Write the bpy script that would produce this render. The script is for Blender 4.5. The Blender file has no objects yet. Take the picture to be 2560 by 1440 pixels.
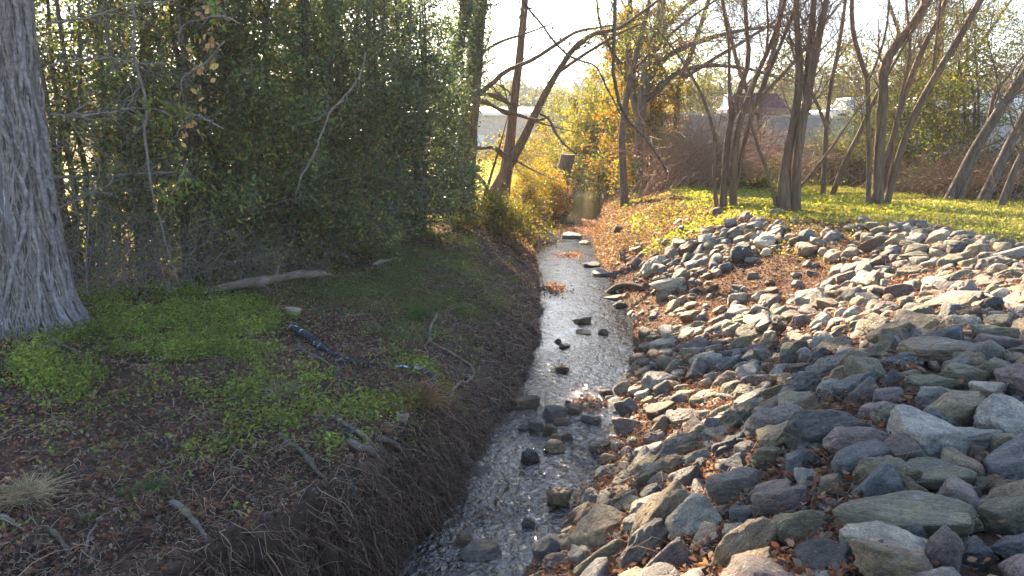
import bpy, math, random
import numpy as np
from mathutils import Vector, Matrix, noise as mnoise

# ------------------------------------------------------------------ camera, sky, sun, exposure
S = bpy.context.scene
COL = S.collection
F_PX, PITCH, CAM_H = 2010.0, math.radians(11.0), 3.5
cd = bpy.data.cameras.new('camera'); cam = bpy.data.objects.new('camera', cd); COL.objects.link(cam)
cd.sensor_width = 36; cd.lens = 36 * F_PX / 2560; cd.clip_start = 0.05; cd.clip_end = 4000
cam.location = (0, 0, CAM_H); cam.rotation_euler = (math.pi/2 - PITCH, 0, 0)
S.camera = cam
SUN_EL, SUN_AZ = math.radians(27), math.radians(-13.5)      # azimuth from +Y, negative = to the left
w = bpy.data.worlds.new("World"); S.world = w; w.use_nodes = True
nt = w.node_tree; nt.nodes.clear()
sky = nt.nodes.new('ShaderNodeTexSky'); sky.sky_type = 'NISHITA'; sky.sun_disc = False
sky.sun_elevation = SUN_EL; sky.sun_rotation = SUN_AZ; sky.air_density = 1.0; sky.dust_density = 0.7; sky.ozone_density = 1.8
bg = nt.nodes.new('ShaderNodeBackground'); bg.inputs['Strength'].default_value = 0.07
wo = nt.nodes.new('ShaderNodeOutputWorld')
nt.links.new(sky.outputs[0], bg.inputs[0]); nt.links.new(bg.outputs[0], wo.inputs[0])
ld = bpy.data.lights.new('sun', 'SUN'); ld.energy = 5.0; ld.angle = math.radians(0.5); ld.color = (1, 0.80, 0.54)
sun = bpy.data.objects.new('sun', ld); COL.objects.link(sun)
sd = Vector((math.sin(SUN_AZ)*math.cos(SUN_EL), math.cos(SUN_AZ)*math.cos(SUN_EL), math.sin(SUN_EL)))
sun.rotation_euler = (-sd).to_track_quat('-Z', 'Y').to_euler(); sun.location = (0, 0, 30)
S.render.engine = 'CYCLES'
S.view_settings.view_transform = 'Standard'; S.view_settings.look = 'None'
S.view_settings.gamma = 1; S.view_settings.exposure = 2.72; S.view_settings.use_curve_mapping = False
try:
    S.cycles.max_bounces = 8; S.cycles.transparent_max_bounces = 12; S.cycles.volume_bounces = 0
    S.cycles.diffuse_bounces = 4; S.cycles.transmission_bounces = 4
except Exception: pass
R = np.random.default_rng(7)
random.seed(7)

# ------------------------------------------------------------------ pixel -> world helpers
cp, sp = math.cos(PITCH), math.sin(PITCH)
def ray(px, py):
    a = (np.asarray(px, float)-1280)/F_PX; b = (720-np.asarray(py, float))/F_PX
    return np.stack([a, cp + b*sp, -sp + b*cp], -1)
def P(px, py, d):
    r = ray(px, py); return np.array([0, 0, CAM_H]) + r*(np.asarray(d)/r[..., 1])[..., None]
def proj(p):
    p = np.asarray(p, float); x = p[..., 0]; y = p[..., 1]; z = p[..., 2]-CAM_H
    dep = y*cp - z*sp; up = y*sp + z*cp
    dep = np.where(dep < 0.05, 0.05, dep)
    return 1280 + F_PX*x/dep, 720 - F_PX*up/dep, dep
def hash2(i, j, s):
    n = np.sin(i*127.1 + j*311.7 + s*74.7)*43758.5453
    return n - np.floor(n)
def vn(x, y, s=0.0):
    x = np.asarray(x, float); y = np.asarray(y, float)
    i = np.floor(x); j = np.floor(y); u = x-i; v = y-j
    u = u*u*(3-2*u); v = v*v*(3-2*v)
    return (hash2(i, j, s)*(1-u)*(1-v) + hash2(i+1, j, s)*u*(1-v) + hash2(i, j+1, s)*(1-u)*v + hash2(i+1, j+1, s)*u*v)*2-1
def fbm(x, y, s=0.0, o=4):
    t = 0; a = 1; f = 1
    for k in range(o): t = t + a*vn(np.asarray(x)*f, np.asarray(y)*f, s+k*3.1); a *= .5; f *= 2.03
    return t/1.9
def sm(t): t = np.clip(t, 0, 1); return t*t*(3-2*t)
YL = [-5, 2, 3.5, 4.5, 5.2, 5.9, 7.3, 8.8, 10.2, 12.1, 14.8, 19, 22.8, 26.3, 31, 35.8, 42.3, 51.6, 70, 100, 200, 900]
XLc = [-5, -3.4, -2.4, -1.78, -1.36, -1.0, -.56, -.36, .02, .36, .53, .66, .66, .80, 1.45, 2.2, 3.15, 4.1, 7, 14, 45, 200]
YR = [-5, 2, 4.5, 6.14, 6.84, 7.7, 8.8, 10.2, 12.1, 14.8, 19, 22.8, 26.3, 31, 35.8, 42.3, 51.6, 70, 100, 200, 900]
XRc = [-3, -1.4, -.4, .17, .6, .93, 1.22, 1.42, 1.92, 2.3, 2.4, 2.4, 2.65, 3.3, 4.0, 4.9, 5.7, 8.6, 16, 48, 205]
def XL(Y): return np.interp(Y, YL, XLc) + .07*fbm(np.asarray(Y)*1.1, 3.3, 5) + .04*vn(np.asarray(Y)*4.2, 1.1, 6)
def XR(Y): return np.interp(Y, YR, XRc) + .06*fbm(np.asarray(Y)*1.3, 7.3, 8)
def WR(Y): return np.interp(Y, [0, 4, 6, 8, 10, 12, 14, 16, 18, 22, 30, 60], [2.4, 2.6, 3.1, 4.4, 5.6, 6.0, 5.4, 3.9, 3.3, 3.5, 3.0, 3.0])
def TOPR(Y): return np.interp(Y, [0, 12, 16, 22, 32, 50, 90], [1.8, 1.8, 1.75, 1.6, 1.45, 1.2, 1.1])
def FW(Y): return np.interp(Y, [0, 6, 8, 9.5, 12, 15, 20, 26, 35, 60], [.22, .25, .35, .9, 1.25, 1.5, 1.6, .9, .8, .8])
def TOPL(Y): return np.interp(Y, [0, 8, 11, 15, 20, 26, 35, 60], [.92, .90, .85, .85, .85, .8, .8, .8])
def H(X, Y):
    X = np.asarray(X, float); Y = np.asarray(Y, float)
    xl = XL(Y); xr = XR(Y)
    a = xl - X; b = X - xr
    topl = TOPL(Y)
    zl = topl*sm(a/FW(Y)*.5+.5)*2-topl
    zl = np.where(a < FW(Y), topl*np.clip(a/FW(Y), 0, 1)**.7, topl)
    zl = zl + np.clip(a-FW(Y), 0, 4)*.075 + np.clip(a-5, 0, 40)*.01
    zl = zl + np.clip(a, 0, .6)/.6*(.05*fbm(X*1.3, Y*1.3, 1) + .03*fbm(X*4, Y*4, 2))
    t = np.clip(b/WR(Y), 0, 1)
    zr = TOPR(Y)*(1-(1-t)**1.45) + np.clip(b, 0, 1)*(.06*fbm(X*.8, Y*.8, 11)+.03*fbm(X*3, Y*3, 12))
    # raised car park behind the retaining wall
    zr = zr + 2.45*sm((X-6.3)/1.5)*sm((Y-(WALL_Y(X)+.1))/.4)*np.where(Y < 75, 1, np.clip((95-Y)/20, 0, 1))
    zw = -.05 - .12*sm(np.minimum(a*-1, b*-1)/.35) + .02*fbm(X*3, Y*3, 21)
    z = np.where(a > 0, zl, np.where(b > 0, zr, zw))
    hill = sm((Y-135)/110)*(9+3*fbm(X*.012, Y*.012, 31)) 
    return z + hill
def WALL_Y(X): return 40.5 - .12*(np.asarray(X)-7)
def ground(px, py, lift=0):
    """the point of the ground seen at a photograph position"""
    r = ray(px, py); t = np.concatenate([np.arange(2, 30, .02), np.arange(30, 420, .1)])
    q = np.array([0, 0, CAM_H]) + r*t[:, None]; k = int(np.argmax(q[:, 2] < np.maximum(H(q[:, 0], q[:, 1]), 0.0)+lift)); return q[k].copy()
def sat(x, y): return np.array([x, y, float(H(x, y))])

# ------------------------------------------------------------------ mesh + object helpers
def tag(o, label=None, cat=None, group=None, kind=None):
    if label: o['label'] = label
    if cat: o['category'] = cat
    if group: o['group'] = group
    if kind: o['kind'] = kind
    return o
def mk(name, V, F, mat, cols=None, parent=None, origin=None, smooth=True):
    V = np.asarray(V, np.float32).reshape(-1, 3); F = np.asarray(F, np.int32)
    if origin is not None: V = V - np.asarray(origin, np.float32)
    me = bpy.data.meshes.new(name); k = F.shape[1]
    me.vertices.add(len(V)); me.vertices.foreach_set('co', V.ravel())
    me.loops.add(F.size); me.loops.foreach_set('vertex_index', F.ravel())
    me.polygons.add(len(F)); me.polygons.foreach_set('loop_start', np.arange(0, F.size, k, dtype=np.int32))
    me.polygons.foreach_set('loop_total', np.full(len(F), k, np.int32))
    me.polygons.foreach_set('use_smooth', np.full(len(F), smooth, bool))
    if cols is not None:
        ca = me.color_attributes.new('Col', 'FLOAT_COLOR', 'POINT')
        c = np.ones((len(V), 4), np.float32); c[:, :3] = cols; ca.data.foreach_set('color', c.ravel())
    me.update(calc_edges=True); me.validate()
    me.materials.append(mat)
    o = bpy.data.objects.new(name, me); COL.objects.link(o)
    if parent is not None: o.parent = parent
    elif origin is not None: o.location = origin
    return o
def empty(name, loc):
    o = bpy.data.objects.new(name, None); COL.objects.link(o); o.location = [float(v) for v in loc]
    o.empty_display_size = .2; return o
def nrm(a): return a/np.maximum(np.linalg.norm(a, axis=-1, keepdims=True), 1e-9)
def tubes(Pn, Rn, sides=5):
    """Pn (n,k,3), Rn (n,k) -> V,F"""
    n, k, _ = Pn.shape
    T = np.gradient(Pn, axis=1); T = nrm(T)
    ref = np.where(np.abs(T[:, :1, 2:3]) > .9, np.array([1., 0, 0]), np.array([0, 0, 1.]))
    A = nrm(np.cross(T, np.broadcast_to(ref, T.shape))); B = np.cross(T, A)
    th = np.arange(sides)*2*math.pi/sides
    V = Pn[:, :, None] + Rn[:, :, None, None]*(A[:, :, None]*np.cos(th)[:, None] + B[:, :, None]*np.sin(th)[:, None])
    idx = np.arange(n*k*sides).reshape(n, k, sides)
    a = idx[:, :-1]; b = idx[:, 1:]
    F = np.stack([a, np.roll(a, -1, 2), np.roll(b, -1, 2), b], -1).reshape(-1, 4)
    return V.reshape(-1, 3), F
def join(parts):
    Vs, Fs, o = [], [], 0
    for V, F in parts:
        Vs.append(V); Fs.append(F+o); o += len(V)
    return np.concatenate(Vs), np.concatenate(Fs)
def resamp(pts, k):
    pts = np.asarray(pts, float); n = len(pts)
    if n > 2:        # Catmull-Rom densify
        q = np.vstack([2*pts[0]-pts[1], pts, 2*pts[-1]-pts[-2]]); out = []
        for i in range(n-1):
            p0, p1, p2, p3 = q[i:i+4]
            for t in np.linspace(0, 1, 8, endpoint=False):
                out.append(.5*((2*p1)+(-p0+p2)*t+(2*p0-5*p1+4*p2-p3)*t*t+(-p0+3*p1-3*p2+p3)*t**3))
        out.append(pts[-1]); pts = np.array(out)
    d = np.r_[0, np.cumsum(np.linalg.norm(np.diff(pts[:, :3], axis=0), axis=1))]
    s = np.linspace(0, d[-1], k)
    return np.stack([np.interp(s, d, pts[:, c]) for c in range(pts.shape[1])], 1)
def spawn(Pn, Rn, n, L, ang=(25, 60), up=.2, lo=.25, hi=1., k=5, wob=.12, rr=.5, bias=None, rng=R):
    m, kk, _ = Pn.shape
    ln = np.linalg.norm(np.diff(Pn, axis=1), axis=2).sum(1)
    pi = rng.choice(m, n, p=ln/ln.sum()); t = rng.uniform(lo, hi, n)*(kk-1.001)
    i = t.astype(int); f = (t-i)[:, None]
    base = Pn[pi, i]*(1-f) + Pn[pi, i+1]*f; rad = Rn[pi, i]*(1-f[:, 0]) + Rn[pi, i+1]*f[:, 0]
    T = nrm(Pn[pi, i+1]-Pn[pi, i]); q = nrm(np.cross(T, rng.normal(size=(n, 3))))
    a = np.radians(rng.uniform(*ang, n))[:, None]
    D = T*np.cos(a) + q*np.sin(a); D[:, 2] += up
    if bias is not None: D = D + np.asarray(bias)
    D = nrm(D)
    LL = L*rng.uniform(.5, 1.3, n)[:, None]*np.clip(1.25-.6*(t/(kk-1))[:, None], .4, 1.2)
    s = np.linspace(0, 1, k)[None, :, None]
    bend = rng.normal(size=(n, 1, 3))*.35
    Q = base[:, None] + D[:, None]*LL[:, None]*s + bend*LL[:, None]*s**2*.6
    jit = rng.normal(size=(n, k, 3))*wob*LL[:, None]/k; jit[:, 0] = 0
    Q = Q + np.cumsum(jit, 1)
    r0 = np.minimum(rad*rr, rad)[:, None]
    Rr = r0*np.linspace(1, .3, k)[None]
    return Q, Rr
def leafmesh(C, D, N, L, Wd, fold=.15):
    """folded leaves: centres C, long direction D, normal N, length L, width Wd"""
    D = nrm(D); S_ = nrm(np.cross(D, N)); N = np.cross(S_, D)
    L = np.asarray(L)[:, None]; Wd = np.asarray(Wd)[:, None]
    V = np.stack([C-D*L*.5, C+S_*Wd*.5+N*Wd*fold-D*L*.05, C+D*L*.5, C-S_*Wd*.5+N*Wd*fold-D*L*.05], 1)
    n = len(C); F = np.arange(n*4).reshape(n, 4)
    return V.reshape(-1, 3), F
def pal(n, colors, wts=None, jit=.25, rng=R):
    c = np.array(colors, float); wts = None if wts is None else np.array(wts)/np.sum(wts)
    i = rng.choice(len(c), n, p=wts)
    return np.clip(c[i]*(1+rng.uniform(-jit, jit, (n, 1)))*(1+rng.uniform(-.08, .08, (n, 3))), 0, 1)
def leafobj(name, mat, C, size, colors, wts=None, parent=None, origin=None, asp=.5, updir=.0, flat=0., rng=R, jit=.25, hexa=False):
    n = len(C); D = rng.normal(size=(n, 3)); D[:, 2] += updir
    N = rng.normal(size=(n, 3)); N[:, 2] += flat
    if flat > 0: D[:, 2] *= 1/(1+flat)
    L = size*rng.uniform(.6, 1.4, n)
    cc = pal(n, colors, wts, jit, rng)*(1+.5*fbm(C[:, 0]*1.1+C[:, 1]*.7, C[:, 2]*1.3, 17, 3))[:, None]
    V, F = leafmesh(C, D, N, L, L*asp); k = 4
    if hexa:
        D = nrm(D); S_ = nrm(np.cross(D, N)); N = np.cross(S_, D); L = L[:, None]; W_ = L*asp*.5; cu = rng.uniform(-.1, .35, (n, 1))*L
        V = np.stack([C-D*L*.5+N*cu, C-D*L*.22+S_*W_*.8, C+D*L*.14+S_*W_, C+D*L*.5+N*cu, C+D*L*.10-S_*W_*.95, C-D*L*.25-S_*W_*.85], 1).reshape(-1, 3); F = np.arange(n*6).reshape(n, 6); k = 6
    return mk(name, V, F, mat, np.clip(np.repeat(cc, k, 0), .003, 1), parent, origin, smooth=False)
def inpoly(x, y, poly):
    x = np.asarray(x); y = np.asarray(y); r = np.zeros(x.shape, bool); n = len(poly); j = n-1
    for i in range(n):
        xi, yi = poly[i]; xj, yj = poly[j]
        c = ((yi > y) != (yj > y)) & (x < (xj-xi)*(y-yi)/(yj-yi+1e-12)+xi)
        r ^= c; j = i
    return r

# ------------------------------------------------------------------ materials
def newmat(name):
    m = bpy.data.materials.new(name); m.use_nodes = True; m.node_tree.nodes.clear(); return m, m.node_tree
def N_(t, typ, **kw):
    n = t.nodes.new(typ)
    for k, v in kw.items():
        if k in n.inputs: n.inputs[k].default_value = v
        else: setattr(n, k, v)
    return n
def leaf_mat(name, trans=.45, rough=.5, spec=.4):
    m, t = newmat(name); L = t.links.new
    at = N_(t, 'ShaderNodeAttribute', attribute_name='Col')
    b = N_(t, 'ShaderNodeBsdfPrincipled'); b.inputs['Roughness'].default_value = rough
    b.inputs['Specular IOR Level'].default_value = spec
    tr = N_(t, 'ShaderNodeBsdfTranslucent'); mx = N_(t, 'ShaderNodeMixShader'); mx.inputs[0].default_value = trans
    hs = N_(t, 'ShaderNodeHueSaturation'); hs.inputs['Saturation'].default_value = 1.15; hs.inputs['Value'].default_value = 1.9
    L(at.outputs['Color'], b.inputs['Base Color']); L(at.outputs['Color'], hs.inputs['Color']); L(hs.outputs[0], tr.inputs['Color'])
    L(b.outputs[0], mx.inputs[1]); L(tr.outputs[0], mx.inputs[2])
    o = N_(t, 'ShaderNodeOutputMaterial'); L(mx.outputs[0], o.inputs[0]); return m
def noise_mat(name, c1, c2, scale=6, rough=.85, bump=.5, detail=8, stretch=(1, 1, 1), c3=None, s3=20, dist=.02, use_col=False):
    m, t = newmat(name); L = t.links.new
    tc = N_(t, 'ShaderNodeTexCoord'); mp = N_(t, 'ShaderNodeMapping'); mp.inputs['Scale'].default_value = stretch
    n = N_(t, 'ShaderNodeTexNoise'); n.inputs['Scale'].default_value = scale; n.inputs['Detail'].default_value = detail; n.inputs['Roughness'].default_value = .65
    r = N_(t, 'ShaderNodeValToRGB'); r.color_ramp.elements[0].position = .36; r.color_ramp.elements[1].position = .64
    r.color_ramp.elements[0].color = (*c1, 1); r.color_ramp.elements[1].color = (*c2, 1)
    b = N_(t, 'ShaderNodeBsdfPrincipled'); b.inputs['Roughness'].default_value = rough; b.inputs['Specular IOR Level'].default_value = .3
    L(tc.outputs['Object'], mp.inputs[0]); L(mp.outputs[0], n.inputs[0]); L(n.outputs['Fac'], r.inputs[0])
    col = r.outputs[0]
    if c3 is not None:
        n3 = N_(t, 'ShaderNodeTexNoise'); n3.inputs['Scale'].default_value = s3; n3.inputs['Detail'].default_value = 4
        r3 = N_(t, 'ShaderNodeValToRGB'); r3.color_ramp.elements[0].position = .58; r3.color_ramp.elements[1].position = .66
        r3.color_ramp.elements[0].color = (0, 0, 0, 1); r3.color_ramp.elements[1].color = (1, 1, 1, 1)
        mx = N_(t, 'ShaderNodeMixRGB'); mx.inputs[2].default_value = (*c3, 1)
        L(mp.outputs[0], n3.inputs[0]); L(n3.outputs['Fac'], r3.inputs[0]); L(r3.outputs[0], mx.inputs[0]); L(col, mx.inputs[1]); col = mx.outputs[0]
    if use_col:
        at = N_(t, 'ShaderNodeAttribute', attribute_name='Col'); mm = N_(t, 'ShaderNodeMixRGB', blend_type='MULTIPLY'); mm.inputs[0].default_value = 1
        L(col, mm.inputs[1]); L(at.outputs['Color'], mm.inputs[2]); col = mm.outputs[0]
    L(col, b.inputs['Base Color'])
    n2 = N_(t, 'ShaderNodeTexNoise'); n2.inputs['Scale'].default_value = scale*3; n2.inputs['Detail'].default_value = 10
    bp = N_(t, 'ShaderNodeBump'); bp.inputs['Strength'].default_value = bump; bp.inputs['Distance'].default_value = dist
    L(mp.outputs[0], n2.inputs[0]); L(n2.outputs['Fac'], bp.inputs['Height']); L(bp.outputs[0], b.inputs['Normal'])
    o = N_(t, 'ShaderNodeOutputMaterial'); L(b.outputs[0], o.inputs[0]); return m
def rock_mat(name, sc):
    m, t = newmat(name); L = t.links.new
    tc = N_(t, 'ShaderNodeTexCoord'); oi = N_(t, 'ShaderNodeObjectInfo')
    at = N_(t, 'ShaderNodeAttribute', attribute_name='Col')
    ad = N_(t, 'ShaderNodeVectorMath', operation='ADD'); ml = N_(t, 'ShaderNodeVectorMath', operation='SCALE'); ml.inputs['Scale'].default_value = 37.0
    cb = N_(t, 'ShaderNodeCombineXYZ'); L(oi.outputs['Random'], cb.inputs[0]); L(oi.outputs['Random'], cb.inputs[2]); L(cb.outputs[0], ml.inputs[0])
    L(tc.outputs['Object'], ad.inputs[0]); L(ml.outputs[0], ad.inputs[1]); co = ad.outputs[0]
    base = N_(t, 'ShaderNodeMixRGB', blend_type='MULTIPLY'); base.inputs[0].default_value = 1
    L(oi.outputs['Color'], base.inputs[1]); L(at.outputs['Color'], base.inputs[2])
    def noi(s, d, st=(1, 1, 1)):
        mp = N_(t, 'ShaderNodeMapping'); mp.inputs['Scale'].default_value = st; L(co, mp.inputs[0])
        n = N_(t, 'ShaderNodeTexNoise'); n.inputs['Scale'].default_value = s*sc; n.inputs['Detail'].default_value = d; n.inputs['Roughness'].default_value = .7
        L(mp.outputs[0], n.inputs[0]); return n
    def ramp(src, a, b, ca, cb_):
        r = N_(t, 'ShaderNodeValToRGB'); r.color_ramp.elements[0].position = a; r.color_ramp.elements[1].position = b
        r.color_ramp.elements[0].color = (*ca, 1); r.color_ramp.elements[1].color = (*cb_, 1); L(src, r.inputs[0]); return r.outputs[0]
    def mix(bt, f, a, b):
        x = N_(t, 'ShaderNodeMixRGB', blend_type=bt)
        if isinstance(f, float): x.inputs[0].default_value = f
        else: L(f, x.inputs[0])
        for k, v in ((1, a), (2, b)):
            if isinstance(v, tuple): x.inputs[k].default_value = (*v, 1)
            else: L(v, x.inputs[k])
        return x.outputs[0]
    n1 = noi(1.3, 6); c = mix('MULTIPLY', 1.0, base.outputs[0], ramp(n1.outputs['Fac'], .3, .7, (.5, .5, .54), (1.42, 1.34, 1.22)))
    n2 = noi(.9, 5, (1, 1, 5)); c = mix('MULTIPLY', .65, c, ramp(n2.outputs['Fac'], .42, .58, (.68, .68, .72), (1.18, 1.16, 1.1)))
    n3 = noi(14, 4); c = mix('MULTIPLY', .7, c, ramp(n3.outputs['Fac'], .35, .62, (.45, .45, .47), (1.4, 1.4, 1.36)))
    n4 = noi(2.2, 8); c = mix('MIX', ramp(n4.outputs['Fac'], .6, .68, (0, 0, 0), (.5, .5, .5)), c, (.42, .43, .40))
    n5 = noi(1.7, 7); c = mix('MIX', ramp(n5.outputs['Fac'], .62, .7, (0, 0, 0), (.55, .55, .55)), c, (.17, .12, .06))
    b = N_(t, 'ShaderNodeBsdfPrincipled'); b.inputs['Roughness'].default_value = .68; b.inputs['Specular IOR Level'].default_value = .45
    L(c, b.inputs['Base Color'])
    bm = noi(5, 12); bm2 = N_(t, 'ShaderNodeTexVoronoi', feature='DISTANCE_TO_EDGE'); bm2.inputs['Scale'].default_value = 2.2*sc; L(co, bm2.inputs['Vector'])
    cr = ramp(bm2.outputs['Distance'], 0.0, .03, (0, 0, 0), (1, 1, 1))
    h = mix('MULTIPLY', .25, bm.outputs['Fac'], cr)
    bp = N_(t, 'ShaderNodeBump'); bp.inputs['Strength'].default_value = 1.0; bp.inputs['Distance'].default_value = .05
    L(h, bp.inputs['Height']); L(bp.outputs[0], b.inputs['Normal'])
    o = N_(t, 'ShaderNodeOutputMaterial'); L(b.outputs[0], o.inputs[0]); return m
def flat_mat(name, c, rough=.6, metal=0, var=.15, bump=0.15, scale=3):
    a = tuple(v*(1-var) for v in c); b_ = tuple(min(1, v*(1+var)) for v in c)
    m = noise_mat(name, a, b_, scale=scale, rough=rough, bump=bump, dist=.005); return m
M_ivy = leaf_mat('evergreen leaf', .42, .38, .5); M_weed = leaf_mat('weed leaf', .4, .55, .3); M_dry = leaf_mat('dry leaf', .3, .7, .25)
M_grass = leaf_mat('grass blade', .5, .6, .25); M_thread = leaf_mat('dead stems', .15, .8, .15)
M_bark = noise_mat('bark', (.07, .052, .038), (.17, .13, .10), 5, .9, .9, stretch=(3, 3, .6))
M_twig = noise_mat('twig bark', (.09, .06, .045), (.17, .115, .08), 9, .85, .4)
M_twigdark = noise_mat('dark reddish twig bark', (.10, .055, .04), (.21, .125, .09), 9, .85, .4)
M_twigred = noise_mat('reddish twig bark', (.22, .12, .075), (.40, .26, .17), 9, .8, .4)
M_barkwarm = noise_mat('warm smooth bark', (.085, .052, .032), (.20, .13, .08), 4, .8, .6, stretch=(4, 4, .5))
M_greytrunk = noise_mat('grey lichen bark', (.13, .115, .12), (.30, .27, .29), 7, .9, 1., stretch=(4, 4, .5), c3=(.62, .60, .66), s3=5, dist=.06)
M_vine = noise_mat('grey vine', (.13, .11, .10), (.28, .24, .22), 20, .85, .5)
M_vine2 = noise_mat('pale rope vine', (.15, .13, .13), (.31, .275, .28), 20, .85, .5)
M_stick = noise_mat('weathered stick', (.09, .07, .058), (.21, .17, .145), 14, .9, .8)
M_log = noise_mat('bleached log', (.12, .08, .06), (.28, .20, .15), 6, .8, .8, stretch=(1, 1, 3))
M_blacklog = noise_mat('black wet branch with lichen', (.018, .018, .024), (.05, .05, .06), 8, .7, .8, c3=(.62, .64, .66), s3=11)
M_rock = rock_mat('riprap rock', 1.0); M_rocks = rock_mat('small riprap', 3.2)

# ------------------------------------------------------------------ ground sheet
ripA = [(1330, 1460), (1450, 1300), (1520, 1170), (1530, 1000), (1590, 900), (1620, 840), (1780, 812), (1920, 775), (2090, 710), (2140, 612), (2280, 558), (2420, 600), (2560, 622), (3600, 800), (3600, 2600), (1330, 2600)]
ripB = [(1630, 700), (1700, 615), (1850, 548), (1965, 568), (1945, 612), (1830, 668), (1720, 722), (1640, 745)]
def geomspace_cols():
    a = list(np.arange(0, .5, .035)) + list(np.arange(.5, 3, .09)) + list(np.arange(3, 10, .25))
    v = 10.0
    while v < 900: a.append(v); v *= 1.12
    return np.array(a)
def build_ground():
    q = geomspace_cols(); mid = np.linspace(0, 1, 16)[1:-1]
    ys = list(np.arange(-4, 3, .25)) + list(np.arange(3, 16, .08)) + list(np.arange(16, 45, .25)); v = 45.0
    while v < 1500: ys.append(v); v *= 1.03
    ys = np.array(ys)
    xl = XL(ys)[:, None]; xr = XR(ys)[:, None]
    X = np.concatenate([xl - q[::-1][None], xl + (xr-xl)*mid[None], xr + q[None]], 1)
    # straighten the sheet far away
    Y = np.repeat(ys[:, None], X.shape[1], 1)
    Z = H(X, Y)
    near = (Y < 60)
    Z = Z + np.where(near & (Z > 0), .02*fbm(X*9, Y*9, 41, 3), 0)
    # undercut of the left bank: lean the lower face back under the lip
    a = xl - X; fw = FW(Y)
    u = np.where((a > -.02) & (a < fw*1.1) & (Y < 10), 1, 0)*np.clip((TOPL(Y)*.85-Z)/.9, 0, 1)
    Xu = X - u*.30*np.clip((10-Y)/2, 0, 1) + np.where((a > -.02) & (a < fw*1.2) & (Y < 26), 1, 0)*(.13*fbm(Y*2.2, Z*3+X, 43, 4)+.05*fbm(Y*8, Z*9+X*4, 44, 3))*np.clip(Z*4, 0, 1)
    ny, nx = X.shape; idx = np.arange(ny*nx).reshape(ny, nx)
    F = np.stack([idx[:-1, :-1], idx[:-1, 1:], idx[1:, 1:], idx[1:, :-1]], -1).reshape(-1, 4)
    # surface kinds: mud and leaf mould, turf, straw field, stream bed
    px, py, dep = proj(np.stack([X, Y, Z], -1))
    soil = np.array([.060, .040, .030]); turf = np.array([.085, .105, .028]); straw = np.array([.36, .29, .13]); bed = np.array([.085, .068, .042]); mould = np.array([.13, .075, .045])
    b = X-xr; tR = np.clip(b/WR(Y), 0, 1)
    n1 = fbm(X*.7, Y*.7, 51)[..., None]; n2 = fbm(X*2.3, Y*2.3, 52)[..., None]
    C = np.broadcast_to(soil, X.shape+(3,)).copy()
    C = np.where((a > .1)[..., None], soil*(1-.4*(n1 < 0)) + (n2 > .15)*mould*.35, C)
    g = (sm((tR-.75)/.25)*sm((Y-7)/3))[..., None]
    C = np.where((b > 0)[..., None], mould*(.8+.4*n2)*(1-g) + turf*(1+.3*n1)*g, C)
    f = (sm((Y-24)/4)*(a > 1.5))[..., None]*1.0
    C = C*(1-f) + (straw*(1+.3*n1)+np.where(n2 > .1, .4, 0)*(turf-straw*.4))*f
    ff = sm((Y-50)/15)[..., None]
    C = C*(1-ff) + straw*(1+.25*n1)*ff
    hl = sm((Y-120)/15)[..., None]; C = C*(1-hl) + np.array([.06, .08, .03])*hl
    C = np.where(((a < 0) & (b < 0))[..., None], bed*(1+.5*n2), C)
    m = noise_mat('earth', (.65, .65, .65), (1.25, 1.22, 1.2), 9, .95, .9, dist=.03, use_col=True, detail=10)
    o = mk('ground', np.stack([Xu, Y, Z], -1), F, m, np.clip(C, .004, 1).reshape(-1, 3))
    tag(o, kind='structure'); return o
build_ground()

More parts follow.
